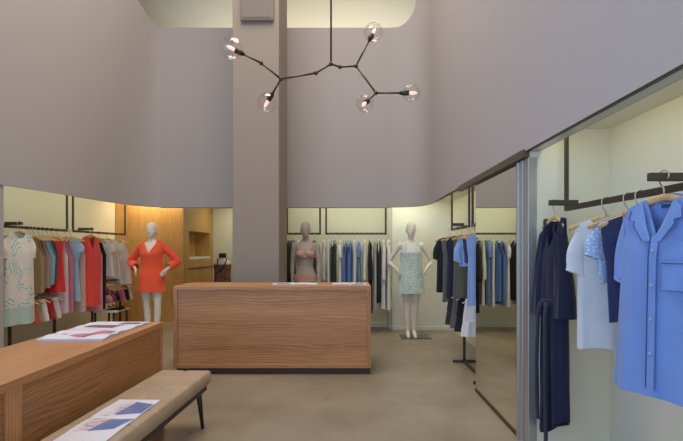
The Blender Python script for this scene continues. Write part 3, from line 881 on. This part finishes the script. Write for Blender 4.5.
# -- rear right niche
GRR, GRH = 'clothes in the rear right niche', 'wooden hangers in the rear right niche'
def ry(px, X): return F * X / (px - VX)
rr = [
 (450.5, 292, 'blk2', (34, 36, 44), dict(sleeve='short', hw=.19, chest=.175, hem=.18), 'short_sleeved_shirt', 'shirt', 'black short-sleeved shirt nearest the white mannequin in rear right niche'),
 (457.0, 302, 'grey2', (98, 98, 102), dict(hem=.18, chest=.17, hw=.19), 'dress', 'dress', 'mid grey dress between black shirt and dark navy dress'),
 (462.0, 298, 'navy2', (36, 42, 62), dict(hem=.18, chest=.17, hw=.19), 'dress', 'dress', 'dark navy dress between grey and olive garments, rear right niche'),
 (469.5, 298, 'olive2', (92, 92, 82), dict(hem=.18, chest=.17, hw=.18), 'dress', 'dress', 'olive grey dress behind the light blue shirt, rear right niche'),
 (475.5, 266, 'lblue2', (136, 166, 220), dict(hem=.17, chest=.17, sleeve='short', hw=.19), 'short_sleeved_shirt', 'shirt', 'light blue short shirt in rear right niche over olive grey dress'),
 (480.5, 263, 'navyb', (44, 62, 116), dict(hem=.16, chest=.16, hw=.18), 'sleeveless_shirt', 'top', 'navy blue short top beside the mirror edge, rear right niche'),
 (484.5, 306, 'lblue3', (140, 166, 214), dict(hem=.17, chest=.16, hw=.18), 'dress', 'dress', 'long light blue dress half cut off by the mirror edge'),
]
for k, (px, hy, key, c, kw, nm, cat, lab) in enumerate(rr):
    Y = ry(px, RX); s = F / Y
    hang(nm, cat, lab, RX, Y, RT, -.06, cloth(key, rgb(*c)), 'wood', GRR, GRH, garment_mb(hem_len(px, hy, s), seed=k + 80, **kw), lab)
rl = [
 (462.5, 'char3', (58, 56, 58), 'charcoal shorts on the low rail, farthest from the mirror'),
 (468.0, 'grey2', None, 'grey shorts second from farthest on the low right rail'),
 (473.5, 'blk2', None, 'black shorts on low right rail just behind white shorts'),
 (481.0, 'wht3', (226, 224, 226), 'large white shorts on low right rail beside the mirror edge'),
]
for k, (px, key, c, lab) in enumerate(rl):
    X = 1.43; Y = ry(px, X); s = F / Y
    hang('shorts', 'shorts', lab, X, Y, .945 + .03 - .038, -.05, cloth(key, rgb(*c)) if c else MATS['cloth_' + key], 'white', GRR, 'white hangers on the low right rail',
         shorts_mb(.40, .19, .034, k + 9), lab.split(' on ')[0])

# -- front right niche
GF, GFH = 'clothes in the front right niche', 'wooden hangers in the front right niche'
def fy(px): return F * FX / (px - VX)
s_t = rs(FX, 606)
hang('tee_shirt', 'shirt', 'plain white short-sleeved tee shirt hanging in front right niche', FX, fy(606), RT, -.12, cloth('tee_white', rgb(208, 212, 220)), 'wood', GF, GFH,
     garment_mb(hem_len(606, 348, s_t), hw=.165, chest=.15, hem=.15, sleeve='short', amp=.08, nf=6, seed=200), 'plain white tee shirt')
def dots(name, base, ink, scale):
    m, nt, b = new_mat(name)
    tc = nt.nodes.new('ShaderNodeTexCoord'); v = nt.nodes.new('ShaderNodeTexVoronoi'); v.inputs['Scale'].default_value = scale; v.inputs['Randomness'].default_value = .6
    nt.links.new(tc.outputs['Object'], v.inputs['Vector'])
    l = nt.nodes.new('ShaderNodeMath'); l.operation = 'LESS_THAN'; l.inputs[1].default_value = .33; nt.links.new(v.outputs['Distance'], l.inputs[0])
    mx = nt.nodes.new('ShaderNodeMixRGB'); mx.inputs[1].default_value = base; mx.inputs[2].default_value = ink
    nt.links.new(l.outputs[0], mx.inputs['Fac']); nt.links.new(mx.outputs['Color'], b.inputs['Base Color']); b.inputs['Roughness'].default_value = .85
    return m
MATS['dots'] = dots('dotted_blue_cloth', rgb(150, 180, 222), rgb(206, 220, 238), 55)
hang('patterned_blouse', 'top', 'light blue patterned short top between white tee and navy top', FX, fy(628), RT, -.12, MATS['dots'], 'wood', GF, GFH,
     garment_mb(hem_len(628, 283, rs(FX, 628)), hw=.17, chest=.145, hem=.135, sleeve='cap', seed=210), 'light blue patterned top')
hang('navy_shirt', 'top', 'plain navy top showing between patterned blue top and blue nightshirt', FX, fy(640), RT, -.1, cloth('navyf', rgb(44, 52, 92)), 'wood', GF, GFH,
     garment_mb(hem_len(640, 322, rs(FX, 640)), hw=.18, chest=.155, hem=.14, seed=220), 'plain navy top')

# nightshirt with notched collar, placket, buttons, pocket and piping
NSX, NSY = 1.366, F / 232
nrot = -1.27
MATS['night'] = cloth('night', rgb(114, 146, 208)); MATS['piping'] = plain('navy_piping', rgb(52, 66, 118), .8)
MATS['button'] = plain('pearl_button', rgb(150, 160, 186), .35)
zN = RT + .052
gm = garment_mb(.93, hw=.205, chest=.20, hem=.25, hd=.06, neck='v', dip=.17, amp=.085, nf=6, seed=230, sleeve='half', M=44, N=80)
root = thing('nightshirt', (NSX, NSY, zN), 'light blue short-sleeved nightshirt with notched collar and buttons, nearest right', 'shirt', GF, nrot)
gm.build('shirt_body', 'night', root, smooth=True, solid=.004)
def fy_surf(x, z):                          # approximate front surface of the shirt
    k = min(1, max(0, (-z - .06) / .27)); hd = .010 + (.062 - .010) * k
    if z < -.33: hd = .06 + .015 * (-z - .33) / .57
    return -hd * (max(.05, 1 - (x / .215) ** 2)) ** .38 - .007
def strip(pts, wid, name, mat, th=.003, lift=.004, par=None):
    vs = []; fs = []
    for i, (x, z) in enumerate(pts):
        a = pts[max(0, i - 1)]; c = pts[min(len(pts) - 1, i + 1)]
        d = Vector((c[0] - a[0], c[1] - a[1])); d.normalize(); nx, nz = -d.y * wid / 2, d.x * wid / 2
        for sg in (-1, 1):
            xx, z_ = x + sg * nx, z + sg * nz
            vs.append((xx, fy_surf(xx, z_) - lift, z_))
    for i in range(len(pts) - 1): fs.append((2 * i, 2 * i + 1, 2 * i + 3, 2 * i + 2))
    return MB().add(vs, fs).build(name, mat, par or root, smooth=True, solid=th)
PLK = strip([(.012, -.24 - .65 * i / 14) for i in range(15)], .034, 'placket', 'night', lift=.012)
strip([(-.006, -.24 - .645 * i / 14) for i in range(15)], .003, 'piping', 'piping', lift=.015, par=PLK)
for sx in (-1, 1):
    # lapel: polygon from neck point to the placket top, with notch
    poly = [(.075, -.085), (.118, -.125), (.125, -.165), (.092, -.175), (.098, -.190), (.045, -.262), (.004, -.262), (.035, -.20)]
    vs = [(sx * x, fy_surf(sx * x, z) - .013 - .006 * (x > .09), z) for x, z in poly]
    vs += [(sx * .062, fy_surf(sx * .06, -.18) - .018, -.18)]
    LAP = MB().add(vs, [(i, (i + 1) % 8, 8) for i in range(8)]).build('lapel', 'night', root, solid=.004)
    edge = [(.118, -.125), (.125, -.165), (.092, -.175), (.098, -.190), (.045, -.262)]
    MB().tube([(sx * x, fy_surf(sx * x, z) - .017 - .006 * (x > .09), z) for x, z in edge], .0016, 5).build('piping', 'piping', LAP)
    ex, ez = .205 + .045, -.16 - .27; ix, iz = .205 - .062, -.20 - .2754
    pts = []
    for i in range(21):
        a = 2 * PI * i / 20
        pts.append((sx * ((ex + ix) / 2 + (ex - ix) / 2 * 1.03 * math.cos(a)), .034 * math.sin(a), (ez + iz) / 2 + (ez - iz) / 2 * math.cos(a) + .02))
    MB().tube(pts, .0018, 5).build('piping', 'piping', root)
# standing back collar
mb = MB(); rings = []
for i in range(15):
    a = PI * i / 14
    x = .082 * math.cos(a); y = .022 * math.sin(a) + .002
    rings.append([(x, y, -.088 - .012 * abs(math.cos(a))), (x * 1.02, y + .012, -.055 - .02 * abs(math.cos(a)) ** 2), (x * 1.1, y + .02, -.095)])
COLR = mb.loft(rings, cap=False, close=False).build('collar', 'night', root, smooth=True, solid=.003)
MB().box(-.022, .022, .012, .016, -.118, -.10).build('neck_label', 'piping', COLR)
for i, z in enumerate((-.305, -.45, -.595, -.74)):
    c = (.012, fy_surf(.012, z) - .016, z)
    mb = MB(); mb.sphere(c, .0085, 14, 6, (1, .35, 1)); mb.build('button', 'button', PLK, smooth=True)
mb = MB(); vs = []; fs = []
for j in range(5):
    for i in range(7):
        x = .055 + .10 * i / 6; z = -.345 - .12 * j / 4
        vs.append((x, fy_surf(x, z) - .010, z))
for j in range(4):
    for i in range(6): fs.append((j * 7 + i, j * 7 + i + 1, (j + 1) * 7 + i + 1, (j + 1) * 7 + i))
PCK = mb.add(vs, fs).build('pocket', 'night', root, smooth=True, solid=.003)
MB().tube([(.055 + .10 * i / 6, fy_surf(.055 + .1 * i / 6, -.355) - .0135, -.355) for i in range(7)], .002, 5).build('piping', 'piping', PCK)
hanger('wood', NSX, NSY, zN, nrot, 'broad wooden hanger holding the light blue nightshirt', GFH)

# navy robe on the far arm, seen edge-on
ax, ay = 1.34, 3.10
zA = RT + .036
r_rot = -1.30
root = thing('navy_robe', (ax, ay, zA), 'long dark navy robe with tie belt hanging beside the aluminium jamb', 'robe', GF, r_rot)
MATS['navy'] = cloth('navy_robe', rgb(30, 35, 62))
garment_mb(1.43, hw=.105, chest=.10, hem=.115, hd=.05, neck='v', dip=.2, amp=.16, nf=6, seed=300, M=44, hemskew=.07).build('robe_body', 'navy', root, smooth=True, solid=.004)
for sx in (-1, 1):
    rings = []; K = 14
    for q in range(K + 1):
        u = q / K; cz = -.17 - .54 * u; cx = sx * (.066 + .042 * math.sin(min(1, u * 1.3) * PI / 2)); w_ = .04 + .028 * u
        rings.append([(cx + w_ * math.cos(2 * PI * i / 20), -.012 + (.04 + .022 * u) * math.sin(2 * PI * i / 20) * (1 + .12 * math.sin(6 * PI * i / 10 + 3 * u)), cz + .05 * (1 - u) * -math.cos(2 * PI * i / 20) * sx) for i in range(20)])
    MB().loft(rings, cap=False).build('sleeve', 'navy', root, smooth=True, solid=.004)
    MB().tube([(sx * .03 - .02, -.07, -.62), (sx * .035 - .02, -.082, -.70), (sx * .045 - .02, -.086, -1.0), (sx * .04 - .01, -.090, -1.47 - .09 * sx)], .016, 8, flat=(1.3, .35)).build('belt_end', 'navy', root, smooth=True)
pts = [(.109 * math.cos(2 * PI * i / 28), .062 * math.sin(2 * PI * i / 28), -.62) for i in range(29)]
MB().tube(pts, .018, 8, flat=(.35, 1.3)).build('belt', 'navy', root, smooth=True)
hanger('wood', ax, ay, zA, r_rot, 'pale wooden hanger holding the long navy robe', GFH).scale = (.50, 1, 1)

# ------------------------------------------------------------------ mannequins
def remesh(o, voxel, smooth=6):
    md = o.modifiers.new('r', 'REMESH'); md.mode = 'VOXEL'; md.voxel_size = voxel; md.use_smooth_shade = True
    ms = o.modifiers.new('s', 'SMOOTH'); ms.factor = .5; ms.iterations = smooth
    dg = bpy.context.evaluated_depsgraph_get(); dg.update()
    me = bpy.data.meshes.new_from_object(o.evaluated_get(dg))
    o.modifiers.clear(); old = o.data; me.name = old.name; o.data = me
    if not me.materials: me.materials.append(old.materials[0])
    bpy.data.meshes.remove(old)
    return o

def ell(cx, cy, z, rx, ry, n=28, p=1.0):
    return [(cx + rx * math.cos(2 * PI * i / n), cy + ry * math.sin(2 * PI * i / n), z) for i in range(n)]

def limb(mb, pts, rads, n=14, sub=4):
    """smooth tapered limb through the joints"""
    pts = [Vector(p) for p in pts]; P2 = []; R2 = []
    for i in range(len(pts) - 1):
        p0 = pts[max(0, i - 1)]; p1 = pts[i]; p2 = pts[i + 1]; p3 = pts[min(len(pts) - 1, i + 2)]
        for k in range(sub):
            t = k / sub
            q = .5 * ((2 * p1) + (p2 - p0) * t * .6 + (-.6 * 2 * p0 * 0)) if False else p1.lerp(p2, t)
            P2.append(q); R2.append(rads[i] + (rads[i + 1] - rads[i]) * (t * t * (3 - 2 * t)))
    P2.append(pts[-1]); R2.append(rads[-1])
    # soften the corners
    for _ in range(2):
        P2 = [P2[0]] + [(P2[i - 1] + 2 * P2[i] + P2[i + 1]) / 4 for i in range(1, len(P2) - 1)] + [P2[-1]]
    mb.tube(P2, R2, n)
    mb.sphere(pts[-1], rads[-1], 12, 8); mb.sphere(pts[0], rads[0], 12, 8)

def hand(mb, wrist, direction, palm_n, spread=1.0, curl=.25, side=1):
    """palm, four unequal fingers and a thumb from the side of the palm"""
    d = Vector(direction).normalized(); n = Vector(palm_n).normalized(); n = (n - d * n.dot(d)).normalized()
    u = d.cross(n).normalized() * side
    w = Vector(wrist)
    rings = []
    for t, wd, th in ((0, .022, .019), (.03, .032, .017), (.065, .038, .015), (.088, .037, .012)):
        c = w + d * t
        rings.append([c + u * wd * math.cos(2 * PI * i / 12) + n * th * math.sin(2 * PI * i / 12) for i in range(12)])
    mb.loft(rings)
    for k, (off, ln) in enumerate(((.029, .072), (.010, .082), (-.010, .076), (-.028, .060))):
        b0 = w + d * .078 + u * off; dd = (d + u * off * 2.2 * spread).normalized()
        p = [b0]; cur = dd; q = b0
        for j, fr in enumerate((.45, .32, .23)):
            cur = (cur - n * curl * (j + .4)).normalized() if j else (cur - n * curl * .3).normalized()
            q = q + cur * ln * fr; p.append(q)
        mb.tube(p, [.0092, .0088, .008, .0065], 8); mb.sphere(q, .0065, 8, 6)
    b0 = w + d * .025 + u * .026; t1 = (u * .75 + d * .65 - n * .3).normalized(); t2 = (u * .3 + d * .9 - n * .3).normalized()
    mb.tube([b0, b0 + t1 * .034, b0 + t1 * .034 + t2 * .03], [.012, .0105, .0075], 8); mb.sphere(b0 + t1 * .034 + t2 * .03, .0075, 8, 6)

def figure(name, parent, mat, arms, legs=True, top=1.81, thighs_only=False, k=1.0, stance=0):
    """standing female mannequin, facing -Y, feet at z=0; arms: (elbow, wrist, handdir, palm normal) for +x, mirrored"""
    mb = MB()
    T = [(.80, 0, .005, .055, .07), (.86, 0, .008, .150, .100), (.92, 0, .010, .172, .112), (.97, 0, .008, .170, .108), (1.04, 0, .002, .142, .090), (1.12, 0, 0, .120, .080),
         (1.20, 0, 0, .128, .086), (1.27, 0, -.006, .140, .096), (1.34, 0, -.006, .152, .098), (1.40, 0, .004, .158, .088), (1.45, 0, .010, .160, .070), (1.485, 0, .014, .120, .058), (1.51, 0, .014, .070, .052), (1.53, 0, .012, .054, .050)]
    mb.loft([ell(cx, cy, z, rx, ry) for z, cx, cy, rx, ry in T])
    for sx in (-1, 1):
        mb.sphere((sx * .072, -.072, 1.305), .062, 16, 12, (1, .85, 1))
        mb.sphere((sx * .168, .010, 1.445), .046, 14, 10, (1, .9, .95))
        mb.sphere((sx * .078, .075, .93), .085, 14, 10, (1, .75, 1))
    # neck and head
    limb(mb, [(0, .014, 1.50), (0, .004, 1.56), (0, -.004, 1.62)], [.052, .046, .046])
    H = [(1.575, -.052, .030, .028), (1.590, -.046, .046, .046), (1.615, -.030, .058, .066), (1.65, -.014, .068, .084), (1.69, -.006, .074, .094), (1.73, .0, .076, .098), (1.765, .004, .070, .090), (1.79, .006, .052, .068), (1.805, .008, .026, .034), (1.81, .008, .006, .008)]
    mb.loft([ell(0, cy, z, rx, ry) for z, cy, rx, ry in H])
    # brow ridge, nose, lips, chin, ears
    mb.tube([(-.042, -.084, 1.698), (0, -.098, 1.702), (.042, -.084, 1.698)], [.010, .012, .010], 8)
    mb.tube([(0, -.098, 1.700), (0, -.108, 1.672), (0, -.120, 1.650), (0, -.100, 1.643)], [.008, .010, .014, .010], 8)
    mb.tube([(-.022, -.088, 1.622), (0, -.098, 1.624), (.022, -.088, 1.622)], [.006, .009, .006], 8)
    mb.sphere((0, -.080, 1.590), .020, 10, 8)
    for sx in (-1, 1):
        mb.sphere((sx * .076, .006, 1.675), .020, 10, 8, (.45, .8, 1.4))
        mb.sphere((sx * .042, -.066, 1.655), .024, 10, 8)
    for sx in (-1, 1):
        el, wr, hdir, pn, curl = arms[0 if sx < 0 else 1] if len(arms) == 2 else arms[0]
        el = (sx * el[0], el[1], el[2]); wr = (sx * wr[0], wr[1], wr[2]); hdir = (sx * hdir[0], hdir[1], hdir[2]); pn = (sx * pn[0], pn[1], pn[2])
        sh = Vector((sx * .178, .012, 1.44)); e = Vector(el); w_ = Vector(wr)
        limb(mb, [sh, sh.lerp(e, .5), e, e.lerp(w_, .35), w_], [.044, .040, .034, .034, .021])
        hand(mb, w_, hdir, pn, 1, curl, sx * (-1))
        if legs:
            kx = sx * ((.088 if stance else .062) + (.02 if stance and sx > 0 else 0)); ky = -.03 if (stance and sx > 0) else -.01
            foot = -.06 if (stance and sx > 0) else 0
            limb(mb, [(sx * .088, .008, .90), (sx * (.09 if stance else .078), 0, .72), (kx * .90, ky, .50), (kx * .88, .012 + foot * .5, .36), (kx * .78, .012 + foot, .10)], [.088, .080, .054, .055, .034])
            limb(mb, [(kx * .78, .03 + foot, .075), (kx * .80, -.02 + foot, .07), (kx * .86, -.09 + foot, .028), (kx * .9, -.15 + foot, .018)], [.030, .032, .030, .018])
    if not legs:
        for sx in (-1, 1): limb(mb, [(sx * .088, .008, .90), (sx * .09, 0, .70), (sx * .088, 0, .60)], [.088, .080, .070])
    if k != 1: mb.v = [(x * k, y * k, z * k) for x, y, z in mb.v]
    return remesh(mb.build(name, mat, parent, smooth=True), .0075, 3)

hip_arm = ((.385, .09, 1.185), (.245, -.035, 1.065), (-.28, -.74, -.6), (.95, -.28, .15), .18)

# orange dress mannequin
ox, oy = (152 - VX) / 63.0, F / 63.0
t = thing('mannequin', (ox, oy, 0), 'white mannequin in orange v-neck dress with hands on hips, before oak wall', 'mannequin', 'dressed mannequins')
figure('body', t, 'skin_white', [hip_arm], stance=1)
MB().lathe([(.002, 0), (.17, 0), (.17, .012), (.002, .014)], 32).build('base_plate', 'plate', t, smooth=False)
MATS['orange'] = cloth('orange', rgb(250, 98, 64))
def worn(rings, ztop, amp, nf, seed, N=72, M=46):
    """garment worn on a body: rings (z, rx, ry, cy)"""
    r = random.Random(seed); ph = [r.uniform(0, 6) for _ in range(3)]
    rings = sorted(rings, key=lambda q: -q[0])
    def at(z):
        if z >= rings[0][0]: return rings[0][1:]
        for a, b_ in zip(rings, rings[1:]):
            if z >= b_[0]:
                t_ = (a[0] - z) / (a[0] - b_[0])
                return tuple(p + (q - p) * t_ for p, q in zip(a[1:], b_[1:]))
        return rings[-1][1:]
    zb = rings[-1][0]; zt = rings[0][0]
    mb = MB(); vs = []; fs = []
    for j in range(M + 1):
        v = j / M
        for i in range(N):
            th = 2 * PI * i / N; f = math.cos(th); s_ = math.sin(th)
            z0 = ztop(f, s_ < 0, s_); z = z0 + (zb - z0) * v
            rx, ry, cy = at(z); k = max(0, min(1, (1.25 - z) / .55))
            rip = 1 + amp * k * (math.sin(nf * th + ph[0] + 2 * z) + .5 * math.sin((nf + 3) * th + ph[1]))
            vs.append((rx * f * rip, cy + ry * s_ * rip, z))
    for j in range(M):
        for i in range(N):
            k = (i + 1) % N; fs.append((j * N + i, j * N + k, (j + 1) * N + k, (j + 1) * N + i))
    return mb.add(vs, fs)
def oz(f, front, s_):
    x = abs(f)
    base = 1.522 - .048 * max(0, (x - .42) / .58)
    if x < .5 and front: return min(base, 1.505 - .19 * (1 - x / .5))
    return base
worn([(1.53, .125, .080, .012), (1.50, .190, .090, .010), (1.47, .222, .098, .008), (1.43, .220, .106, .004), (1.38, .195, .118, -.004), (1.31, .176, .142, -.014), (1.22, .170, .128, -.006), (1.10, .172, .122, 0), (.95, .200, .142, .004), (.71, .212, .150, 0)], oz, .022, 7, 3).build('dress', 'orange', t, smooth=True, solid=.005)
for sx in (-1, 1):
    mb = MB(); sh = Vector((sx * .155, .010, 1.445)); e = Vector((sx * .385, .095, 1.185)); w_ = Vector((sx * .275, .01, 1.10))
    pts = [sh, sh.lerp(e, .35), sh.lerp(e, .7), e, e.lerp(w_, .5), w_]
    rads = [.066, .060, .060, .060, .064, .068]
    P2 = []; R2 = []
    for i in range(len(pts) - 1):
        for q in range(4): P2.append(pts[i].lerp(pts[i + 1], q / 4)); R2.append(rads[i] + (rads[i + 1] - rads[i]) * q / 4)
    P2.append(pts[-1]); R2.append(rads[-1])
    for _ in range(3): P2 = [P2[0]] + [(P2[i - 1] + 2 * P2[i] + P2[i + 1]) / 4 for i in range(1, len(P2) - 1)] + [P2[-1]]
    mb.tube(P2, R2, 18, cap=False).build('sleeve', 'orange', t, smooth=True, solid=.004)

# white mannequin in teal print shift dress
tx, ty = (411 - VX) / 63.5, F / 63.5
t = thing('mannequin', (tx, ty, 0), 'white mannequin in teal and white print shift dress, before white panel', 'mannequin', 'dressed mannequins', rotz=.0)
figure('body', t, 'skin_white', [((.350, .075, 1.18), (.232, -.02, 1.075), (-.22, -.72, -.62), (.95, -.25, .15), .18)], stance=0)
MB().box(-.17, .30, -.19, .16, 0, .012).build('base_plate', 'plate', t, bevel=.003)
def tz(f, front, s_):
    x = abs(f)
    st = 1.49
    if x < .45: return 1.40 - .0 * x if front else 1.42
    if x < .72: return 1.40 + (st - 1.40) * math.sin((x - .45) / .27 * PI) ** .6
    return 1.40 - .11 * ((x - .72) / .28)
worn([(1.50, .155, .085, .010), (1.42, .165, .110, .0), (1.33, .172, .142, -.012), (1.22, .168, .132, -.006), (1.08, .180, .130, 0), (.92, .198, .145, .004), (.69, .212, .155, 0)], tz, .03, 8, 5, N=96).build('dress', 'sq_print', t, smooth=True, solid=.005)

# bikini mannequin behind the counter
bx, by = (305.5 - VX) / 64.5, F / 64.5
t = thing('mannequin', (bx, by, 0), 'stone grey mannequin in peach bikini standing behind the counter', 'mannequin', 'dressed mannequins')
arm_dn = ((.205, .02, 1.16), (.200, -.03, .93), (.0, -.12, -1), (1, .2, 0), .2)
figure('body', t, 'skin_grey', [arm_dn], stance=0)
MB().lathe([(.002, 0), (.17, 0), (.17, .012), (.002, .014)], 32).build('base_plate', 'plate', t)
MATS['peach'] = cloth('peach', rgb(208, 160, 140))
bra = MB()
for sx in (-1, 1):
    rings = []
    for j in range(9):
        a = PI / 2 * j / 8
        rings.append([(sx * .072 + .070 * math.cos(a) * math.cos(2 * PI * i / 20), -.078 - .060 * math.sin(a), 1.305 + .058 * math.cos(a) * math.sin(2 * PI * i / 20)) for i in range(20)])
    bra.loft(rings, cap=True)
    bra.tube([(sx * .09, -.115, 1.355), (sx * .105, -.085, 1.41), (sx * .112, -.03, 1.485), (sx * .11, .05, 1.475), (sx * .10, .10, 1.38)], .006, 8)
bra.tube([(.150 * math.cos(2 * PI * i / 32), -.008 + .108 * math.sin(2 * PI * i / 32), 1.268) for i in range(33)], .010, 8, flat=(.4, 1.4))
bra.build('bikini_top', 'peach', t, smooth=True)
def bz(f, front, s_): return .985 - .015 * (1 - abs(f))
bb = MB(); N = 64; vs = []; fs = []
for j in range(13):
    for i in range(N):
        th = 2 * PI * i / N; f = math.cos(th); s_ = math.sin(th)
        z0 = .985; zb = .955 - .135 * (1 - abs(f)) ** .7
        z = z0 + (zb - z0) * j / 12
        k = max(0, (.88 - z) / .08)
        rx = .178 if z > .9 else .178 - .02 * (.9 - z) / .08
        vs.append((rx * f, .010 + (.120 - .01 * k) * s_ * (1.22 if s_ > 0 and z < .97 else 1), z))
for j in range(12):
    for i in range(N):
        k = (i + 1) % N; fs.append((j * N + i, j * N + k, (j + 1) * N + k, (j + 1) * N + i))
bb.add(vs, fs).build('bikini_bottom', 'peach', t, smooth=True, solid=.004)

# dress-form torso with necklace at the passage end
fx_, fy_ = (222.5 - VX) / 46.0, F / 46.0
t = thing('plinth_stand', (fx_, fy_, 0), 'white plinth under the dressed torso form, behind the oak wall corner', 'plinth')
MB().box(-.24, .24, -.2, .2, 0, .62).build('plinth_body', 'panel_white', t, bevel=.004)
t = thing('torso_form', (fx_, fy_, .62), 'torso form in bronze print top with black necklace, left of column', 'torso form')
mb = MB(); mb.loft([ell(0, 0, z, rx, ry) for z, rx, ry in ((0, .15, .10), (.05, .17, .11), (.18, .14, .09), (.32, .16, .11), (.44, .18, .10), (.50, .17, .08), (.54, .10, .065), (.57, .06, .055), (.60, .055, .05))])
mb.build('torso', 'skin_white', t, smooth=True)
MATS['bronze_print'] = splash('bronze_print', rgb(140, 100, 84), rgb(52, 40, 44), 14, 0, .07, grid=True)
mb = MB(); mb.loft([ell(0, -.004, z, rx, ry) for z, rx, ry in ((.01, .178, .128), (.05, .186, .130), (.18, .172, .115), (.32, .178, .128), (.44, .192, .118))], cap=False)
mb.build('top', 'bronze_print', t, smooth=True, solid=.004)
MB().tube([(-.10, -.03, .555), (-.085, -.09, .47), (-.05, -.135, .36), (0, -.145, .27), (.05, -.135, .36), (.085, -.09, .47), (.10, -.03, .555), (0, .07, .57), (-.10, -.03, .555)], .013, 8).build('necklace', 'black', t, smooth=True)
mb = MB(); mb.lathe([(.002, .58), (.075, .585), (.08, .60), (.08, .66), (.07, .68), (.002, .685)], 24).build('neck_cap', 'black', t, smooth=True)

# shoes and small items on a low shelf under the far left rail
t = thing('low_shelf', (-3.92, 8.02, 0), 'low dark shelf under the far left rail carrying black sandals', 'shelf')
MB().box(-.17, .20, -.30, .20, .36, .385).build('shelf_board', 'panel_white', t, bevel=.002)
for y in (-.28, .17):
    MB().box(.14, .17, y, y + .02, 0, .36).build('leg', 'bronze', t); MB().box(-.16, -.13, y, y + .02, 0, .36).build('leg', 'bronze', t)
def sandal(loc, rz, lab):
    t = thing('sandal', loc, lab, 'shoe', 'black sandals on the low shelf', rz)
    mb = MB(); out = [(0, -.12), (.03, -.10), (.042, -.05), (.034, .02), (.028, .08), (.018, .115), (-.018, .115), (-.028, .08), (-.032, .02), (-.038, -.05), (-.028, -.10)]
    mb.loft([[(x, y, z) for x, y in out] for z in (0, .016)]); mb.build('sole', 'black', t)
    MB().tube([(-.038, -.05, .012), (-.025, -.05, .045), (.01, -.05, .055), (.042, -.05, .012)], .012, 8, flat=(.4, 1.4)).build('strap', 'black', t, smooth=True)
    MB().tube([(-.03, .06, .012), (-.03, .09, .06), (0, .12, .07), (.03, .09, .06), (.03, .06, .012)], .008, 8).build('heel_strap', 'black', t, smooth=True)
sandal((-3.80, 7.86, .3855), PI / 2, 'black sandal, nearer of the pair on the low shelf')
sandal((-3.80, 8.00, .3855), PI / 2, 'black sandal, farther of the pair on the low shelf')

# ------------------------------------------------------------------ lights
def area(name, loc, rot, sx, sy, power, col, spread=PI):
    l = bpy.data.lights.new(name, 'AREA'); l.shape = 'RECTANGLE'; l.size = sx; l.size_y = sy; l.energy = power; l.color = col[:3]; l.spread = spread
    o = bpy.data.objects.new(name, l); COL.objects.link(o); o.location = loc; o.rotation_euler = rot
    return o
LEDC = (.98, 1.0, .74)
WARM = (1.0, .90, .77)
# LED strips (fixture bodies emit faintly; the light objects carry the power)
def led(name, x0, x1, y0, y1, z0, z1):
    return struct(MB().box(x0, x1, y0, y1, z0, z1), name, 'led')
led('trim_10', 1.335, 1.36, .5, 3.2, NZ - .03, NZ - .005)
led('trim_11', 1.335, 1.36, 4.75, 8.1, NZ - .03, NZ - .005)
led('trim_12', -.90, .68, YB + .12, YB + .15, RZ - .03, RZ - .005)
led('trim_13', -4.35, -3.15, 8.94, 8.97, RZ - .03, RZ - .005)
area('niche_light_front', (1.36, 1.9, NZ - .04), (0, math.radians(-25), 0), .06, 2.6, 2.0, LEDC)
area('niche_light_rear', (1.36, 6.35, NZ - .04), (0, math.radians(-25), 0), .06, 3.3, 2.9, LEDC)
area('rear_light', (-.1, YB + .17, RZ - .04), (math.radians(30), 0, 0), 1.6, .06, 6.5, LEDC)
area('panel_light', (1.0, YB + .17, NZ - .04), (math.radians(30), 0, 0), .5, .06, 2.0, LEDC)
area('oak_light', (-3.60, 8.90, RZ - .04), (math.radians(20), 0, 0), .9, .06, 11, (1, .80, .5))
area('left_niche_light', (-3.62, 6.9, RZ - .04), (0, math.radians(30), 0), .06, 3.6, 11, LEDC)
area('passage_light', (-2.3, 10.4, RZ - .04), (0, 0, 0), .8, .6, 8, LEDC)
area('clerestory_light', (-.3, YB + .25, 4.72), (math.radians(150), 0, 0), 4.6, .08, 29, (1, .92, .76))
area('ceiling_fill_light', (-.75, 4.3, CZ - .15), (0, 0, 0), 3.0, 3.4, 255, WARM, math.radians(165))  # broad soft fill added under the unseen ceiling, without any fixture
area('daylight_shopfront', (-1.35, FY + .02, 2.3), (math.radians(90), 0, 0), 4.4, 4.4, 85, (.66, .81, 1.0))
area('daylight_side_window', (-4.08, 0, 2.3), (0, math.radians(-90), 0), 4.4, 2.6, 115, (.36, .58, 1.0))

wd = bpy.data.worlds.new('world'); SC.world = wd; wd.use_nodes = True
wd.node_tree.nodes['Background'].inputs[0].default_value = (.55, .70, 1, 1)
wd.node_tree.nodes['Background'].inputs[1].default_value = 1.0

vs_ = SC.view_settings
vs_.view_transform = 'Standard'; vs_.look = 'None'; vs_.gamma = 1; vs_.use_curve_mapping = False; vs_.exposure = 0.0
SC.cycles.use_denoising = True
SC.cycles.max_bounces = 10; SC.cycles.diffuse_bounces = 6; SC.cycles.transparent_max_bounces = 12
SC.cycles.sample_clamp_indirect = 4
